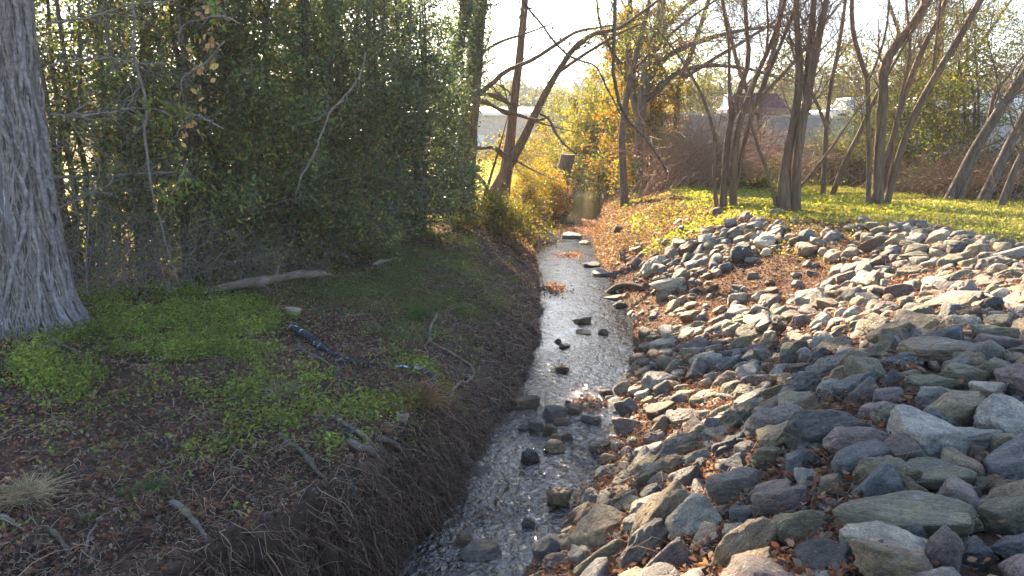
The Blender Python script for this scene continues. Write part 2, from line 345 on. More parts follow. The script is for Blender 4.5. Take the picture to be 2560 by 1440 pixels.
# ------------------------------------------------------------------ water
def build_water():
    ys = np.concatenate([np.arange(-4, 4, .12), np.arange(4, 14, .04), np.arange(14, 30, .12), np.arange(30, 75, .5)])
    xl = XL(ys)-.45; xr = XR(ys)+.12; s = np.linspace(0, 1, 50)
    X = xl[:, None] + (xr-xl)[:, None]*s; Y = np.repeat(ys[:, None], 50, 1)
    amp = np.interp(ys, [0, 9, 12, 20, 40], [.016, .016, .006, .003, .002])[:, None]
    Z = amp*fbm(X*5, Y*4, 61) + .004
    idx = np.arange(Z.size).reshape(Z.shape)
    F = np.stack([idx[:-1, :-1], idx[:-1, 1:], idx[1:, 1:], idx[1:, :-1]], -1).reshape(-1, 4)
    m, t = newmat('creek water'); L = t.links.new
    tc = N_(t, 'ShaderNodeTexCoord')
    mp = N_(t, 'ShaderNodeMapping'); mp.inputs['Scale'].default_value = (1.0, .75, 1); L(tc.outputs['Object'], mp.inputs[0])
    n1 = N_(t, 'ShaderNodeTexNoise'); n1.inputs['Scale'].default_value = 13; n1.inputs['Detail'].default_value = 5; n1.inputs['Distortion'].default_value = .9
    n2 = N_(t, 'ShaderNodeTexNoise'); n2.inputs['Scale'].default_value = 3.2; n2.inputs['Detail'].default_value = 3; n2.inputs['Distortion'].default_value = 1.2
    L(mp.outputs[0], n1.inputs[0]); L(mp.outputs[0], n2.inputs[0])
    sx = N_(t, 'ShaderNodeSeparateXYZ'); L(tc.outputs['Object'], sx.inputs[0])
    mr = N_(t, 'ShaderNodeMapRange'); mr.inputs['From Min'].default_value = 8.5; mr.inputs['From Max'].default_value = 13; mr.inputs['To Min'].default_value = 1.0; mr.inputs['To Max'].default_value = .28
    L(sx.outputs['Y'], mr.inputs['Value'])
    n3 = N_(t, 'ShaderNodeTexNoise'); n3.inputs['Scale'].default_value = .9; L(mp.outputs[0], n3.inputs[0])
    md = N_(t, 'ShaderNodeMath', operation='MULTIPLY'); L(mr.outputs[0], md.inputs[0]); L(n3.outputs['Fac'], md.inputs[1])
    ad = N_(t, 'ShaderNodeMixRGB', blend_type='ADD'); ad.inputs[0].default_value = .8; L(n1.outputs['Fac'], ad.inputs[1]); L(n2.outputs['Fac'], ad.inputs[2])
    bp = N_(t, 'ShaderNodeBump'); bp.inputs['Distance'].default_value = .16; L(ad.outputs[0], bp.inputs['Height']); L(md.outputs[0], bp.inputs['Strength'])
    fr = N_(t, 'ShaderNodeFresnel'); fr.inputs['IOR'].default_value = 2.2; L(bp.outputs[0], fr.inputs['Normal'])
    gl = N_(t, 'ShaderNodeBsdfGlossy'); gl.inputs['Roughness'].default_value = .06; L(bp.outputs[0], gl.inputs['Normal'])
    tr = N_(t, 'ShaderNodeBsdfTransparent'); tr.inputs[0].default_value = (.50, .52, .44, 1)
    mx = N_(t, 'ShaderNodeMixShader'); L(fr.outputs[0], mx.inputs[0]); L(tr.outputs[0], mx.inputs[1]); L(gl.outputs[0], mx.inputs[2])
    o = N_(t, 'ShaderNodeOutputMaterial'); L(mx.outputs[0], o.inputs[0])
    ob = mk('creek_water', np.stack([X, Y, Z], -1), F, m); tag(ob, kind='structure')
build_water()

# ------------------------------------------------------------------ woody plants
def px_stem(pts, d, d2=None, k=14, wob=.0):
    """a stem through photograph positions (px, py, width px) at distances d..d2 -> world polyline + radii"""
    q = resamp(np.array(pts, float), k)
    dd = np.linspace(d, d if d2 is None else d2, k)
    if wob: dd = dd + wob*np.sin(np.linspace(0, 5, k)+R.uniform(0, 6))
    W_ = P(q[:, 0], q[:, 1], dd); return W_, q[:, 2]/2/F_PX*dd
def stem_obj(name, Pn, Rn, mat, parent, origin, sides=12, lump=.08):
    V, F = tubes(Pn[None], Rn[None], sides)
    c = np.repeat(Pn, sides, 0); d = V-c
    V = c + d*(1+lump*1.6*fbm(V[:, 0]*7+V[:, 1]*5, V[:, 2]*2.2, 71, 3)[:, None])
    return mk(name, V, F, mat, None, parent, origin)
def twig_obj(name, levels, mat, parent, origin, sides=4):
    V, F = join([tubes(a, b, s) for a, b, s in levels]); return mk(name, V, F, mat, None, parent, origin)
def bare_tree(name, label, stems, mat, tmat, *args, slim=1.0, **kw):
    out = []
    for a, b in stems:
        g = float(H(a[0][0], a[0][1]))
        if a[0][2] > g-.05 and (a is stems[0][0] or a[0][2]-g < 1.6) and a[0][2]-g < 4:
            dn = nrm(a[1]-a[0]); k = (a[0][2]-g+.12)/max(dn[2], .35); p0 = a[0]-dn*k; p0[2] = g-.12; a = np.vstack([p0, a]); b = np.r_[b[0]*1.15, b]
        if b[-1] > .03:
            dn = nrm(a[-1]-a[-2]); q = np.array([a[-1]+dn*s_+np.array([0, 0, .04*s_*s_]) for s_ in (.6, 1.2, 1.9, 2.6)]); a = np.vstack([a, q]); b = np.r_[b, b[-1]*np.array([.82, .6, .38, .15])]
        out.append((a, b*slim))
    return bare_tree_(name, label, out, mat, tmat, *args, **kw)
def bare_tree_(name, label, stems, mat, tmat, counts=(40, 160, 500), L=(1.2, .7, .4), bias=None, group=None, cat='tree', up=.35, sides=12, twig=.22, leaf=None, lo=.3, crown='crown', ang=(22, 62)):
    base = stems[0][0][0].copy(); base[2] = float(H(base[0], base[1]))
    e = empty(name, base); tag(e, label, cat, group)
    K = 14
    for j, (a, b) in enumerate(stems):
        stem_obj('trunk' if j == 0 else 'stem', a, b, mat, e, base, sides)
    Pn = np.stack([np.stack([np.interp(np.linspace(0, 1, K), np.linspace(0, 1, len(a)), a[:, c]) for c in range(3)], 1) for a, b in stems])
    Rn = np.stack([np.interp(np.linspace(0, 1, K), np.linspace(0, 1, len(b)), b) for a, b in stems])
    lv = []
    p1, r1 = spawn(Pn, Rn, counts[0], L[0], ang, up, lo, 1, 7, .25, twig, bias); r1 = np.maximum(r1, .006); lv.append((p1, r1, 5))
    p2, r2 = spawn(p1, r1, counts[1], L[1], (20, 55), up*.6, .2, 1, 5, .25, .6, bias); r2 = np.maximum(r2, .004); lv.append((p2, r2, 4))
    p3, r3 = spawn(p2, r2, counts[2], L[2], (20, 60), up*.4, .2, 1, 4, .2, .7, bias); r3 = np.maximum(r3, .003); lv.append((p3, r3, 3))
    twig_obj(crown, lv, tmat, e, base)
    if leaf:
        n, size, cols, lmat = leaf
        i = R.integers(0, len(p3), n); t = R.uniform(0, 1, n)[:, None]
        C = p3[i, 1]*(1-t)+p3[i, -1]*t + R.normal(size=(n, 3))*size
        leafobj('foliage', lmat, C, size, cols, parent=e, origin=base)
    return e
GREENS = [(.065, .092, .036), (.095, .12, .042), (.048, .070, .034), (.125, .15, .045), (.17, .18, .05), (.21, .16, .05)]
def evergreen(name, label, x, y, h, rad, n, cols=GREENS, wts=(3, 3, 2.4, 2, 1.4, .6), size=.08, group=None, lean=(0, 0), nst=4, gap=.0, low=.02, mat=None, spread=.13, l2=420, cat='shrub'):
    base = sat(x, y); e = empty(name, base); tag(e, label, cat, group)
    st = []
    for j in range(nst):
        a = R.uniform(0, 6.28); rr = rad*.35*R.uniform(.2, 1)
        top = base + np.array([math.cos(a)*rr*2+lean[0], math.sin(a)*rr*2+lean[1], h*R.uniform(.8, 1)])
        b0 = base + np.array([math.cos(a)*rr*.5, math.sin(a)*rr*.5, -.1])
        s = np.linspace(0, 1, 10)[:, None]; pl = b0*(1-s)+top*s + np.cumsum(R.normal(size=(10, 3))*.05, 0)
        st.append((pl, np.linspace(.055, .012, 10)*h/6))
    Pn = np.stack([a for a, b in st]); Rn = np.stack([b for a, b in st])
    V, F = tubes(Pn, Rn, 8); mk('trunk', V, F, M_bark, None, e, base)
    p1, r1 = spawn(Pn, Rn, int(26*h), rad*.95, (50, 100), .15, low, 1, 6, .2, .4)
    p2, r2 = spawn(p1, r1, l2, rad*.45, (25, 70), .1, .25, 1, 5, .2, .6)
    if gap > 0: keep = fbm(p2[:, -1, 0]*.9+p2[:, -1, 1]*.6, p2[:, -1, 2]*.9, 77) > -1+gap*1.2; p2, r2 = p2[keep], r2[keep]
    twig_obj('branches', [(p1, np.maximum(r1, .006), 4), (p2, np.maximum(r2, .003), 3)], M_twig, e, base)
    i = R.integers(0, len(p2), n); t = R.uniform(.1, 1.05, n)[:, None]*4; k = np.clip(t[:, 0].astype(int), 0, 3); f = t-k[:, None]
    C = p2[i, k]*(1-f)+p2[i, k+1]*f + R.normal(size=(n, 3))*spread
    gz = H(C[:, 0], C[:, 1]); C = C[C[:, 2] > gz+.03]
    leafobj('foliage', mat or M_ivy, C, size, cols, wts, e, base, asp=.5, jit=.35)
    return e

# the big trunk at the left edge
def big_trunk():
    bx, by = -5.78, 9.3; base = sat(bx, by); e = empty('vine_covered_tree', base)
    tag(e, 'huge pale grey trunk wrapped in rope-like vines at the left edge of the photo', 'tree')
    z = np.concatenate([np.linspace(-.25, 1.2, 34), np.linspace(1.25, 7.5, 60)]); th = np.linspace(0, 2*math.pi, 160, endpoint=False)
    def rad(zz, t):
        r = .44 + .02*np.exp(-zz) + .26*np.exp(-np.maximum(zz, -.1)/.32)*(.75+.45*np.cos(t-.15)**4*(np.cos(t-.15) > 0)+.3*np.cos(3*t+1)) - .012*np.maximum(zz, 0)
        r = r + .022*np.sin(t*17+2.2*vn(zz*1.1, t*2, 3)+zz*.5)*1.0 + .018*vn(t*24, zz*2.2, 4) + .02*vn(t*5, zz*.9, 6)+.012*vn(t*50, zz*7, 8)
        return r
    ZZ, TT = np.meshgrid(z, th, indexing='ij'); r = rad(ZZ, TT)
    V = np.stack([r*np.cos(TT), r*np.sin(TT), ZZ], -1)
    n, k = ZZ.shape; idx = np.arange(n*k).reshape(n, k); a = idx[:-1]; b = idx[1:]
    F = np.stack([a, np.roll(a, -1, 1), np.roll(b, -1, 1), b], -1).reshape(-1, 4)
    mk('trunk', V.reshape(-1, 3), F, M_greytrunk, None, e)
    def vine(t0, z0, z1, rr, wander, name):
        K = 34; nn = len(t0); zz = np.linspace(z0, z1, K)[None].repeat(nn, 0); tt = np.asarray(t0).reshape(-1, 1) + np.cumsum(R.normal(size=(nn, K))*wander, 1)
        tt = tt + .12*np.sin(zz*R.uniform(1, 3, (nn, 1))+R.uniform(0, 6, (nn, 1)))
        ro = rad(zz, tt) + np.asarray(rr).reshape(-1, 1)*.9
        Pn = np.stack([ro*np.cos(tt), ro*np.sin(tt), zz], -1)
        V, F = tubes(Pn, np.repeat(np.asarray(rr).reshape(-1, 1), K, 1)*(1+.2*R.normal(size=(nn, K))*.5), 6)
        mk(name, V, F, M_vine2 if nn == 1 else M_vine, None, e)
    for j in range(26): vine([R.uniform(-2.6, .5)], R.uniform(-.05, .4), R.uniform(4, 7), [R.uniform(.010, .030)], .07, 'vine')
    o = None
    vine(R.uniform(-3.0, .7, 230), 0.0, 6.8, R.uniform(.004, .014, 230), .075, 'vine_tangle')
    COL.objects[-1]['kind'] = 'stuff'
    # hairy twigs on the trunk and side shoots
    n = 420; t0 = R.uniform(-2.6, .6, n); z0 = R.uniform(.2, 6.5, n); r0 = rad(z0, t0)
    B = np.stack([r0*np.cos(t0), r0*np.sin(t0), z0], 1); s = np.linspace(0, 1, 6)[None, :, None]
    D = np.stack([np.cos(t0), np.sin(t0), R.uniform(-.4, .8, n)], 1)+R.normal(size=(n, 3))*.4
    L = R.uniform(.08, .35, n)*np.where(R.random(n) < .1, 3.5, 1)
    Pn = B[:, None]+nrm(D)[:, None]*L[:, None, None]*s + R.normal(size=(n, 1, 3))*.5*L[:, None, None]*s**2
    V, F = tubes(Pn, np.linspace(.004, .0015, 6)[None].repeat(n, 0), 3); o = mk('side_shoots', V, F, M_vine, None, e); o['kind'] = 'stuff'
big_trunk()

# the thicket of evergreens behind the left bank
HG = 'evergreen shrubs massed along the left bank'
front = [ # px, py of the foot, height, radius, leaves, gap, label
 (150, 725, 6.5, 1.25, 7500, .55, 'open brushy evergreen beside the big trunk, bright sky showing through'),
 (330, 722, 6.8, 1.2, 9000, .45, 'gappy evergreen shrub above the bright weeds, second from the big trunk'),
 (480, 722, 7.0, 1.15, 15000, .25, 'dark evergreen shrub behind the left end of the fallen log'),
 (610, 710, 7.2, 1.25, 19000, .25, 'dense glossy evergreen shrub behind the middle of the fallen log'),
 (720, 690, 7.5, 1.2, 16000, .4, 'evergreen shrub behind the right end of the fallen log'),
 (815, 668, 7.8, 1.2, 11000, .6, 'evergreen shrub with golden light glowing through its foot'),
 (905, 640, 7.6, 1.3, 17000, .4, 'dark evergreen shrub above the grassy green slope'),
 (985, 612, 7.7, 1.3, 19000, .3, 'dense evergreen shrub next to last before the creek trees'),
 (1055, 592, 7.7, 1.35, 22000, .05, 'dense bluish green evergreen at the creek end of the thicket'),
]
TEAL = [(.065, .090, .048), (.09, .12, .06), (.05, .07, .042), (.115, .14, .058), (.15, .165, .06)]
for j, (px, py, h, rad, n, gap, lab) in enumerate(front):
    g = ground(px, py)
    evergreen('evergreen_shrub', lab, g[0]-.15, g[1]+rad*.75, h, rad, n, GREENS if j < 6 else TEAL, (3, 3, 2.4, 2.4, 1.6, .8) if j < 6 else (3, 3, 2, 2, 1.5), .085 if j < 6 else .092, HG, gap=gap, l2=520)
OLIVE = [(.10, .115, .024), (.14, .155, .028), (.19, .17, .03), (.075, .085, .024), (.22, .16, .035)]
for j, (px, py, dy, h, rad, n, lab) in enumerate([
  (60, 722, 4.2, 5.6, 1.4, 7000, 'sunlit olive shrub glimpsed behind the big trunk'),
  (240, 720, 4.0, 5.4, 1.4, 8000, 'sunlit yellow-green shrub deep behind the gappy evergreens'),
  (400, 718, 4.5, 5.8, 1.4, 8000, 'golden-lit shrub behind the bright weed patch, deep in the thicket'),
  (560, 705, 4.5, 6.6, 1.5, 9000, 'backlit olive shrub deep behind the dense glossy evergreen'),
  (700, 680, 4.5, 7.0, 1.5, 9000, 'backlit shrub seen in slits beside the glowing gap'),
  (840, 660, 5.0, 7.6, 1.6, 9000, 'olive shrub glowing gold at ground level behind the thicket'),
  (960, 610, 4.5, 8.0, 1.6, 9000, 'backlit shrub deep behind the tall bluish evergreens')]):
    g = ground(px, py); evergreen('backlit_shrub', lab, g[0]-.8, g[1]+dy, h, rad, n, OLIVE, (3, 3, 2, 2, 1), .08, 'sunlit shrubs behind the thicket', l2=360, low=.02)
# dark ivy-hung trunks standing inside the thicket
for j, (pts, d, lab) in enumerate([
  ([(470, 735, 34), (480, 560, 28), (488, 360, 26), (505, 150, 24), (515, -60, 22)], 12.9, 'dark upright trunk in the thicket above the dead tan oak leaves'),
  ([(755, 700, 26), (762, 560, 24), (768, 400, 20), (760, 200, 18), (765, -60, 16)], 14.5, 'dark trunk in the thicket beside the golden gap'),
  ([(250, 730, 18), (255, 500, 16), (262, 300, 15), (250, 100, 13), (255, -60, 12)], 13.5, 'slim trunk in the gappy thicket, nearest the big trunk'),
  ([(290, 730, 15), (300, 480, 14), (312, 250, 12), (300, -60, 10)], 14.2, 'slim trunk in the gappy thicket, farther from the big trunk')]):
    bare_tree('thicket_tree', lab, [px_stem(pts, d, d+.3, wob=.1)], M_bark, M_twig, (14, 60, 160), (1.0, .6, .35), group='trunks inside the thicket')
# bare brush at the foot of the thicket and in front of its gappy part
def brush(name, label, x, y, n, L, spread, mat, lean=(0, 0, 1), cat='brush', group=None, r=.004, counts=(3, 3), leaf=None, droop=.3, k=8, jit=.5):
    base = sat(x, y); e = empty(name, base); tag(e, label, cat, group)
    B = base + np.c_[R.normal(size=(n, 2))*spread, np.zeros(n)]; B[:, 2] = H(B[:, 0], B[:, 1])-.03
    D = nrm(np.asarray(lean, float) + R.normal(size=(n, 3))*jit*np.array([1, 1, .3])); s = np.linspace(0, 1, k)[None, :, None]
    LL = (L*R.uniform(.5, 1.2, n))[:, None, None]
    side = R.normal(size=(n, 1, 3))*np.array([1, 1, .2]); side[..., 2] -= 1
    Q = B[:, None]+D[:, None]*LL*s + side*LL*droop*s**2 + np.cumsum(R.normal(size=(n, k, 3))*.012*L, 1)
    Rr = np.linspace(1, .35, k)[None]*(r*R.uniform(.7, 1.8, n))[:, None]
    p2, r2 = spawn(Q, Rr, n*counts[0], L*.35, (20, 55), .15, .3, 1, 5, .2, .7); p3, r3 = spawn(p2, r2, n*counts[1], L*.18, (20, 60), .05, .2, 1, 4, .2, .7)
    twig_obj('stems', [(Q, Rr, 4), (p2, np.maximum(r2, r*.5), 3), (p3, np.maximum(r3, r*.4), 3)], mat, e, base)
    if leaf:
        m_, size, cols, lm = leaf; i = R.integers(0, len(p2), m_); C = p2[i, R.integers(1, 5, m_)]+R.normal(size=(m_, 3))*size*.8
        leafobj('foliage', lm, C, size, cols, parent=e, origin=base)
    return e
YG = [(.12, .17, .035), (.17, .21, .045), (.09, .13, .03), (.20, .19, .05)]
for px, py, n, L, lab, lf in [
  (190, 738, 34, 2.6, 'tangle of bare grey-brown stems beside the big trunk', 120), (270, 742, 30, 2.2, 'bare tangled stems with a few pale leaves above the bright weeds', 220),
  (385, 735, 34, 2.0, 'bramble tangle at the foot of the dark evergreen', 160), (540, 722, 30, 1.5, 'low grey bramble behind the left end of the fallen log', 200),
  (650, 700, 30, 1.4, 'low grey bramble just behind the fallen log', 300), (760, 690, 22, 1.2, 'wispy bramble right of the fallen log', 200)]:
    g = ground(px, py); brush('bramble', lab, g[0], g[1], n, L, .3, M_vine, group='brambles at the foot of the thicket', leaf=(lf, .06, GREENS[3:]+YG, M_weed), r=.0045, droop=.35)
# hanging bare vines in front of the thicket
def vine_thing(name, label, pts, d, d2, mat, cat='vine', n2=20, L=.3, group=None, r3=None, lf=None):
    a, b = px_stem(pts, d, d2, 40, .08)
    a = a + np.cumsum(R.normal(size=a.shape)*.006, 0)
    e = empty(name, a[0]); tag(e, label, cat, group)
    V, F = tubes(a[None], b[None], 8); mk('stem', V, F, mat, None, e, a[0])
    if n2:
        p2, r2 = spawn(a[None], b[None], n2, L, (30, 70), 0, .05, 1, 6, .3, .5); p3, r3_ = spawn(p2, r2, n2*2, L*.5, (30, 70), 0, .2, 1, 4, .3, .6)
        twig_obj('twigs', [(p2, np.maximum(r2, .002), 3), (p3, np.maximum(r3_, .0015), 3)], mat, e, a[0])
        if lf:
            m_, size, cols, lm = lf; i = R.integers(0, len(p3), m_); C = p3[i, R.integers(1, 4, m_)]+R.normal(size=(m_, 3))*size*.5
            leafobj('dead_leaves', lm, C, size, cols, parent=e, origin=a[0], asp=.6, updir=-1.2, hexa=True)
    return e
vine_thing('hanging_vine', 'long pale wavy vine hanging in front of the thicket near the big trunk', [(328, -30, 6), (334, 60, 6), (330, 120, 7), (345, 190, 7), (360, 260, 7), (354, 320, 7), (366, 410, 6), (378, 470, 5), (398, 540, 5), (412, 610, 4), (445, 700, 3)], 10.6, 11.2, M_vine, n2=26, L=.5)
vine_thing('hanging_vine', 'thin tan vine slanting down from upper right across the dark thicket', [(915, 130, 4), (905, 185, 4), (860, 240, 5), (825, 275, 5), (805, 330, 5), (780, 390, 5), (757, 435, 4), (742, 480, 3)], 11.6, 12.2, M_vine, n2=10, L=.5)
vine_thing('hanging_vine', 'thin upright vine stem rising from the bright weeds', [(218, 735, 4), (214, 640, 4), (216, 560, 4), (228, 480, 3), (245, 420, 3), (215, 360, 2)], 10.8, 10.9, M_vine, n2=12, L=.35)
for j, (pts, lab, d) in enumerate([
  ([(120, 60, 6), (200, 45, 5), (300, 20, 4), (420, 5, 3)], 'twiggy bare branch reaching right from the big trunk, topmost', 9.6),
  ([(120, 165, 5), (190, 150, 5), (260, 148, 4), (340, 165, 3), (400, 160, 3)], 'twiggy bare branch reaching right from the trunk, second from the top', 9.6),
  ([(125, 285, 6), (190, 280, 5), (250, 270, 4), (310, 262, 3)], 'twiggy bare branch reaching right at mid height of the trunk', 9.5),
  ([(130, 440, 7), (240, 437, 6), (360, 432, 6), (470, 434, 4)], 'nearly level grey branch reaching right across the thicket', 11.4),
  ([(135, 520, 5), (180, 500, 4), (240, 470, 3), (280, 430, 2)], 'thin bare branch rising to the right low on the trunk', 9.5)]):
    vine_thing('bare_branch', lab, pts, d, d+.6, M_vine, cat='branch', n2=22, L=.55, group='bare branches beside the big trunk')
OCH = [(.42, .24, .11), (.50, .31, .16), (.34, .19, .08), (.45, .33, .12)]
vine_thing('dead_leaf_branch', 'thin branch with tan dead oak leaves high in front of the thicket', [(560, 100, 4), (520, 150, 4), (480, 175, 4), (455, 200, 3), (445, 240, 2)], 10.9, 10.7, M_vine, cat='branch', n2=14, L=.22, lf=(30, .10, OCH, M_dry), group='branches with tan dead leaves')
vine_thing('dead_leaf_branch', 'thin branch with tan dead oak leaves in front of the dark trunk', [(560, 320, 4), (520, 300, 4), (480, 290, 3), (455, 320, 3), (440, 350, 2)], 10.9, 10.7, M_vine, cat='branch', n2=12, L=.25, lf=(16, .09, OCH, M_dry), group='branches with tan dead leaves')
vine_thing('dead_leaf_branch', 'small spray of dead leaves and green ones at the top of the thicket', [(600, 60, 4), (540, 40, 4), (480, 50, 3), (440, 70, 3), (430, 110, 2)], 10.8, 10.6, M_vine, cat='branch', n2=16, L=.3, lf=(40, .08, OCH+[(.13, .19, .04)]*4, M_dry), group='branches with tan dead leaves')
vine_thing('leafy_vine', 'light green heart-leaved vine in front of the thicket', [(330, 270, 3), (380, 280, 3), (420, 295, 3), (460, 300, 2)], 10.8, 10.8, M_vine, n2=16, L=.22, lf=(90, .075, YG, M_weed))
vine_thing('leafy_vine', 'light green leafy vine trailing below the tan leaves', [(470, 400, 3), (450, 440, 3), (430, 490, 3), (440, 560, 2)], 11.0, 11.0, M_vine, n2=16, L=.25, lf=(110, .07, YG, M_weed))

# ------------------------------------------------------------------ trees by the creek bend
base_ivy = TEAL
def ivy_on(e, Pn, Rn, t0, t1, n, size, thick=.12):
    base = np.array(e.location); k = len(Pn); t = R.uniform(t0, t1, n)*(k-1.001); i = t.astype(int); f = (t-i)[:, None]
    C = Pn[i]*(1-f)+Pn[i+1]*f; a = R.uniform(0, 6.28, n); r = Rn[i]+np.abs(R.normal(size=n))*thick
    C = C + np.stack([np.cos(a)*r, np.sin(a)*r, R.normal(size=n)*.05], 1)
    leafobj('ivy', M_ivy, C, size, TEAL, parent=e, origin=base)
s1 = px_stem([(1158, 575, 56), (1166, 450, 44), (1176, 300, 40), (1186, 150, 40), (1200, 0, 36), (1212, -160, 32)], 25.5, 25.8, 18)
T = [s1] + [px_stem(p, 25.6, 26.8) for p in [
  [(1192, 238, 14), (1235, 205, 12), (1265, 178, 11), (1330, 150, 9), (1385, 115, 9), (1440, 80, 7), (1490, 70, 5)],
  [(1190, 145, 10), (1215, 125, 8), (1255, 103, 7), (1310, 85, 5)],
  [(1180, 255, 9), (1212, 252, 9), (1236, 268, 8), (1275, 280, 6), (1330, 300, 5)],
  [(1176, 370, 8), (1205, 371, 8), (1235, 368, 8), (1262, 385, 7), (1290, 402, 5)],
  [(1178, 260, 10), (1130, 255, 10), (1090, 250, 8)],
  [(1184, 235, 8), (1230, 236, 7), (1262, 248, 6), (1278, 265, 4)]]]
e = bare_tree('creekside_tree', 'thick straight brown trunk with ivy at its foot, at the end of the thicket', T, M_barkwarm, M_bark, (20, 70, 220), (1.4, .8, .45), bias=(.25, 0, 0), up=.1, lo=.35, sides=16)
ivy_on(e, *s1, 0, .22, 2600, .09, .22); ivy_on(e, *s1, .52, .78, 1300, .09, .16)
def shade_crown(e):
    # unseen leafy crown added to this tree above the view, to shade the near rocks
    base = np.array(e.location); n = 60; A = np.repeat(np.array([[-1.2, 25.7, 7.5]]), n, 0); th = R.uniform(0, 6.28, n)
    T_ = np.stack([R.uniform(-5.0, -.3, n), R.uniform(21.5, 28.5, n), R.uniform(11.6, 16.5, n)], 1); s_ = np.linspace(0, 1, 7)[None, :, None]
    A[:, 2] = R.uniform(9.2, 12, n); Q = A[:, None]*(1-s_)+T_[:, None]*s_; Q[..., 2] += .5*np.sin(s_[..., 0]*math.pi)
    p2, r2 = spawn(Q, np.linspace(.05, .01, 7)[None].repeat(n, 0), 700, .9, (20, 70), .1, .3, 1, 5, .2, .5)
    V, F = join([tubes(Q, np.linspace(.05, .01, 7)[None].repeat(n, 0), 5), tubes(p2, np.maximum(r2, .004), 3)]); mk('shade_limbs', V, F, M_bark, None, e, base)
    m_ = 30000; i = R.integers(0, 700, m_); C = p2[i, R.integers(1, 5, m_)]+R.normal(size=(m_, 3))*.16; C = C[(C[:, 2] > 11.3) & (C[:, 0] < .1)]
    leafobj('foliage', M_ivy, C, .15, TEAL, parent=e, origin=base)  # unseen leaves, set dense to keep sun off the near rocks
shade_crown(e)
sb = px_stem([(1108, 580, 40), (1105, 420, 32), (1112, 280, 30), (1135, 150, 28), (1165, 30, 26), (1190, -120, 22)], 24.6, 25)
e = bare_tree('creekside_tree', 'dark ivy-clad trunk leaning right, half hidden in the end of the thicket', [sb, px_stem([(1128, 560, 18), (1146, 400, 14), (1160, 250, 12), (1150, 100, 10), (1160, -80, 8)], 24.8, 25)], M_bark, M_bark, (24, 100, 300), (1.4, .8, .5))
ivy_on(e, *sb, .0, 1.0, 11000, .09, .42)
g1 = px_stem([(1243, 552, 48), (1256, 480, 38), (1268, 410, 32), (1277, 330, 24), (1288, 230, 21), (1298, 150, 19), (1306, 70, 18), (1318, -60, 15)], 27, 27.3, 20)
G = [g1, px_stem([(1272, 415, 26), (1300, 365, 22), (1335, 290, 19), (1368, 225, 17), (1400, 172, 15), (1440, 115, 13), (1492, 82, 11), (1545, 72, 9), (1620, 20, 7)], 27, 25.5, 20)] + [px_stem(p, 26.6, 25.8) for p in [
  [(1400, 178, 9), (1455, 140, 8), (1500, 112, 7), (1545, 85, 6), (1600, 60, 4)],
  [(1290, 258, 7), (1272, 258, 7), (1230, 240, 6), (1204, 232, 4)],
  [(1285, 285, 9), (1260, 282, 8), (1228, 262, 7), (1200, 258, 5), (1150, 250, 4)],
  [(1287, 285, 8), (1320, 295, 8), (1350, 300, 6), (1375, 290, 3)],
  [(1270, 400, 9), (1250, 385, 8), (1232, 370, 8), (1200, 372, 6)],
  [(1350, 285, 6), (1372, 298, 6), (1388, 330, 6), (1410, 360, 5), (1440, 385, 3)],
  [(1250, 550, 9), (1222, 520, 9), (1218, 470, 8), (1195, 440, 7), (1180, 430, 5)],
  [(1210, 560, 10), (1200, 530, 10), (1215, 480, 9), (1228, 438, 6)]]]
bare_tree('creekside_tree', 'slim bare tree with a long limb arching right over the creek', G, M_barkwarm, M_bark, (50, 220, 700), (1.5, .9, .5), bias=(.1, 0, 0), up=.05, lo=.3, leaf=(500, .08, YG[:2]+GREENS[3:], M_weed))
# stump
def stump():
    a, b = px_stem([(1400, 540, 40), (1404, 470, 36), (1411, 420, 36), (1421, 386, 38)], 36.5, 36.5, 10); e = empty('tree_stump', a[0])
    tag(e, 'tall dark broken-off stump leaning beside the far creek', 'stump')
    V, F = tubes(a[None], b[None], 16); c = np.repeat(a, 16, 0); V = c+(V-c)*(1+.15*fbm(V[:, 0]*9, V[:, 2]*3, 5)[:, None])
    V[-16:, 2] += (V[-16:, 0]-V[-16:, 0].mean())*.25
    V = np.vstack([V, V[-16:].mean(0)]); n = len(V)-1
    tri = np.array([[n-16+i, n-16+(i+1) % 16, n, n] for i in range(16)])
    o = mk('trunk', V, F, M_bark, None, e, a[0])
    me = o.data
    mk('cut_top', np.vstack([V[-17:-1], V[-1:]]), np.array([[i, (i+1) % 16, 16] for i in range(16)]), M_log, None, e, a[0])
stump()
vine_thing('hanging_vine', 'long dark vine hanging from the top of the photo over the creek', [(1541, -40, 9), (1540, 60, 9), (1537, 140, 8), (1541, 210, 8), (1556, 265, 8), (1575, 300, 7), (1605, 335, 6), (1640, 380, 6), (1665, 425, 4)], 15, 15.5, M_bark, n2=10, L=.5)
vine_thing('hanging_vine', 'dark twig crossing above the arching limb, near the top centre', [(1290, -20, 6), (1350, 60, 5), (1400, 120, 5), (1450, 150, 5), (1490, 165, 4), (1520, 220, 4), (1560, 290, 3), (1600, 340, 2)], 17, 18, M_bark, n2=16, L=.6, lf=(30, .07, YG, M_weed))

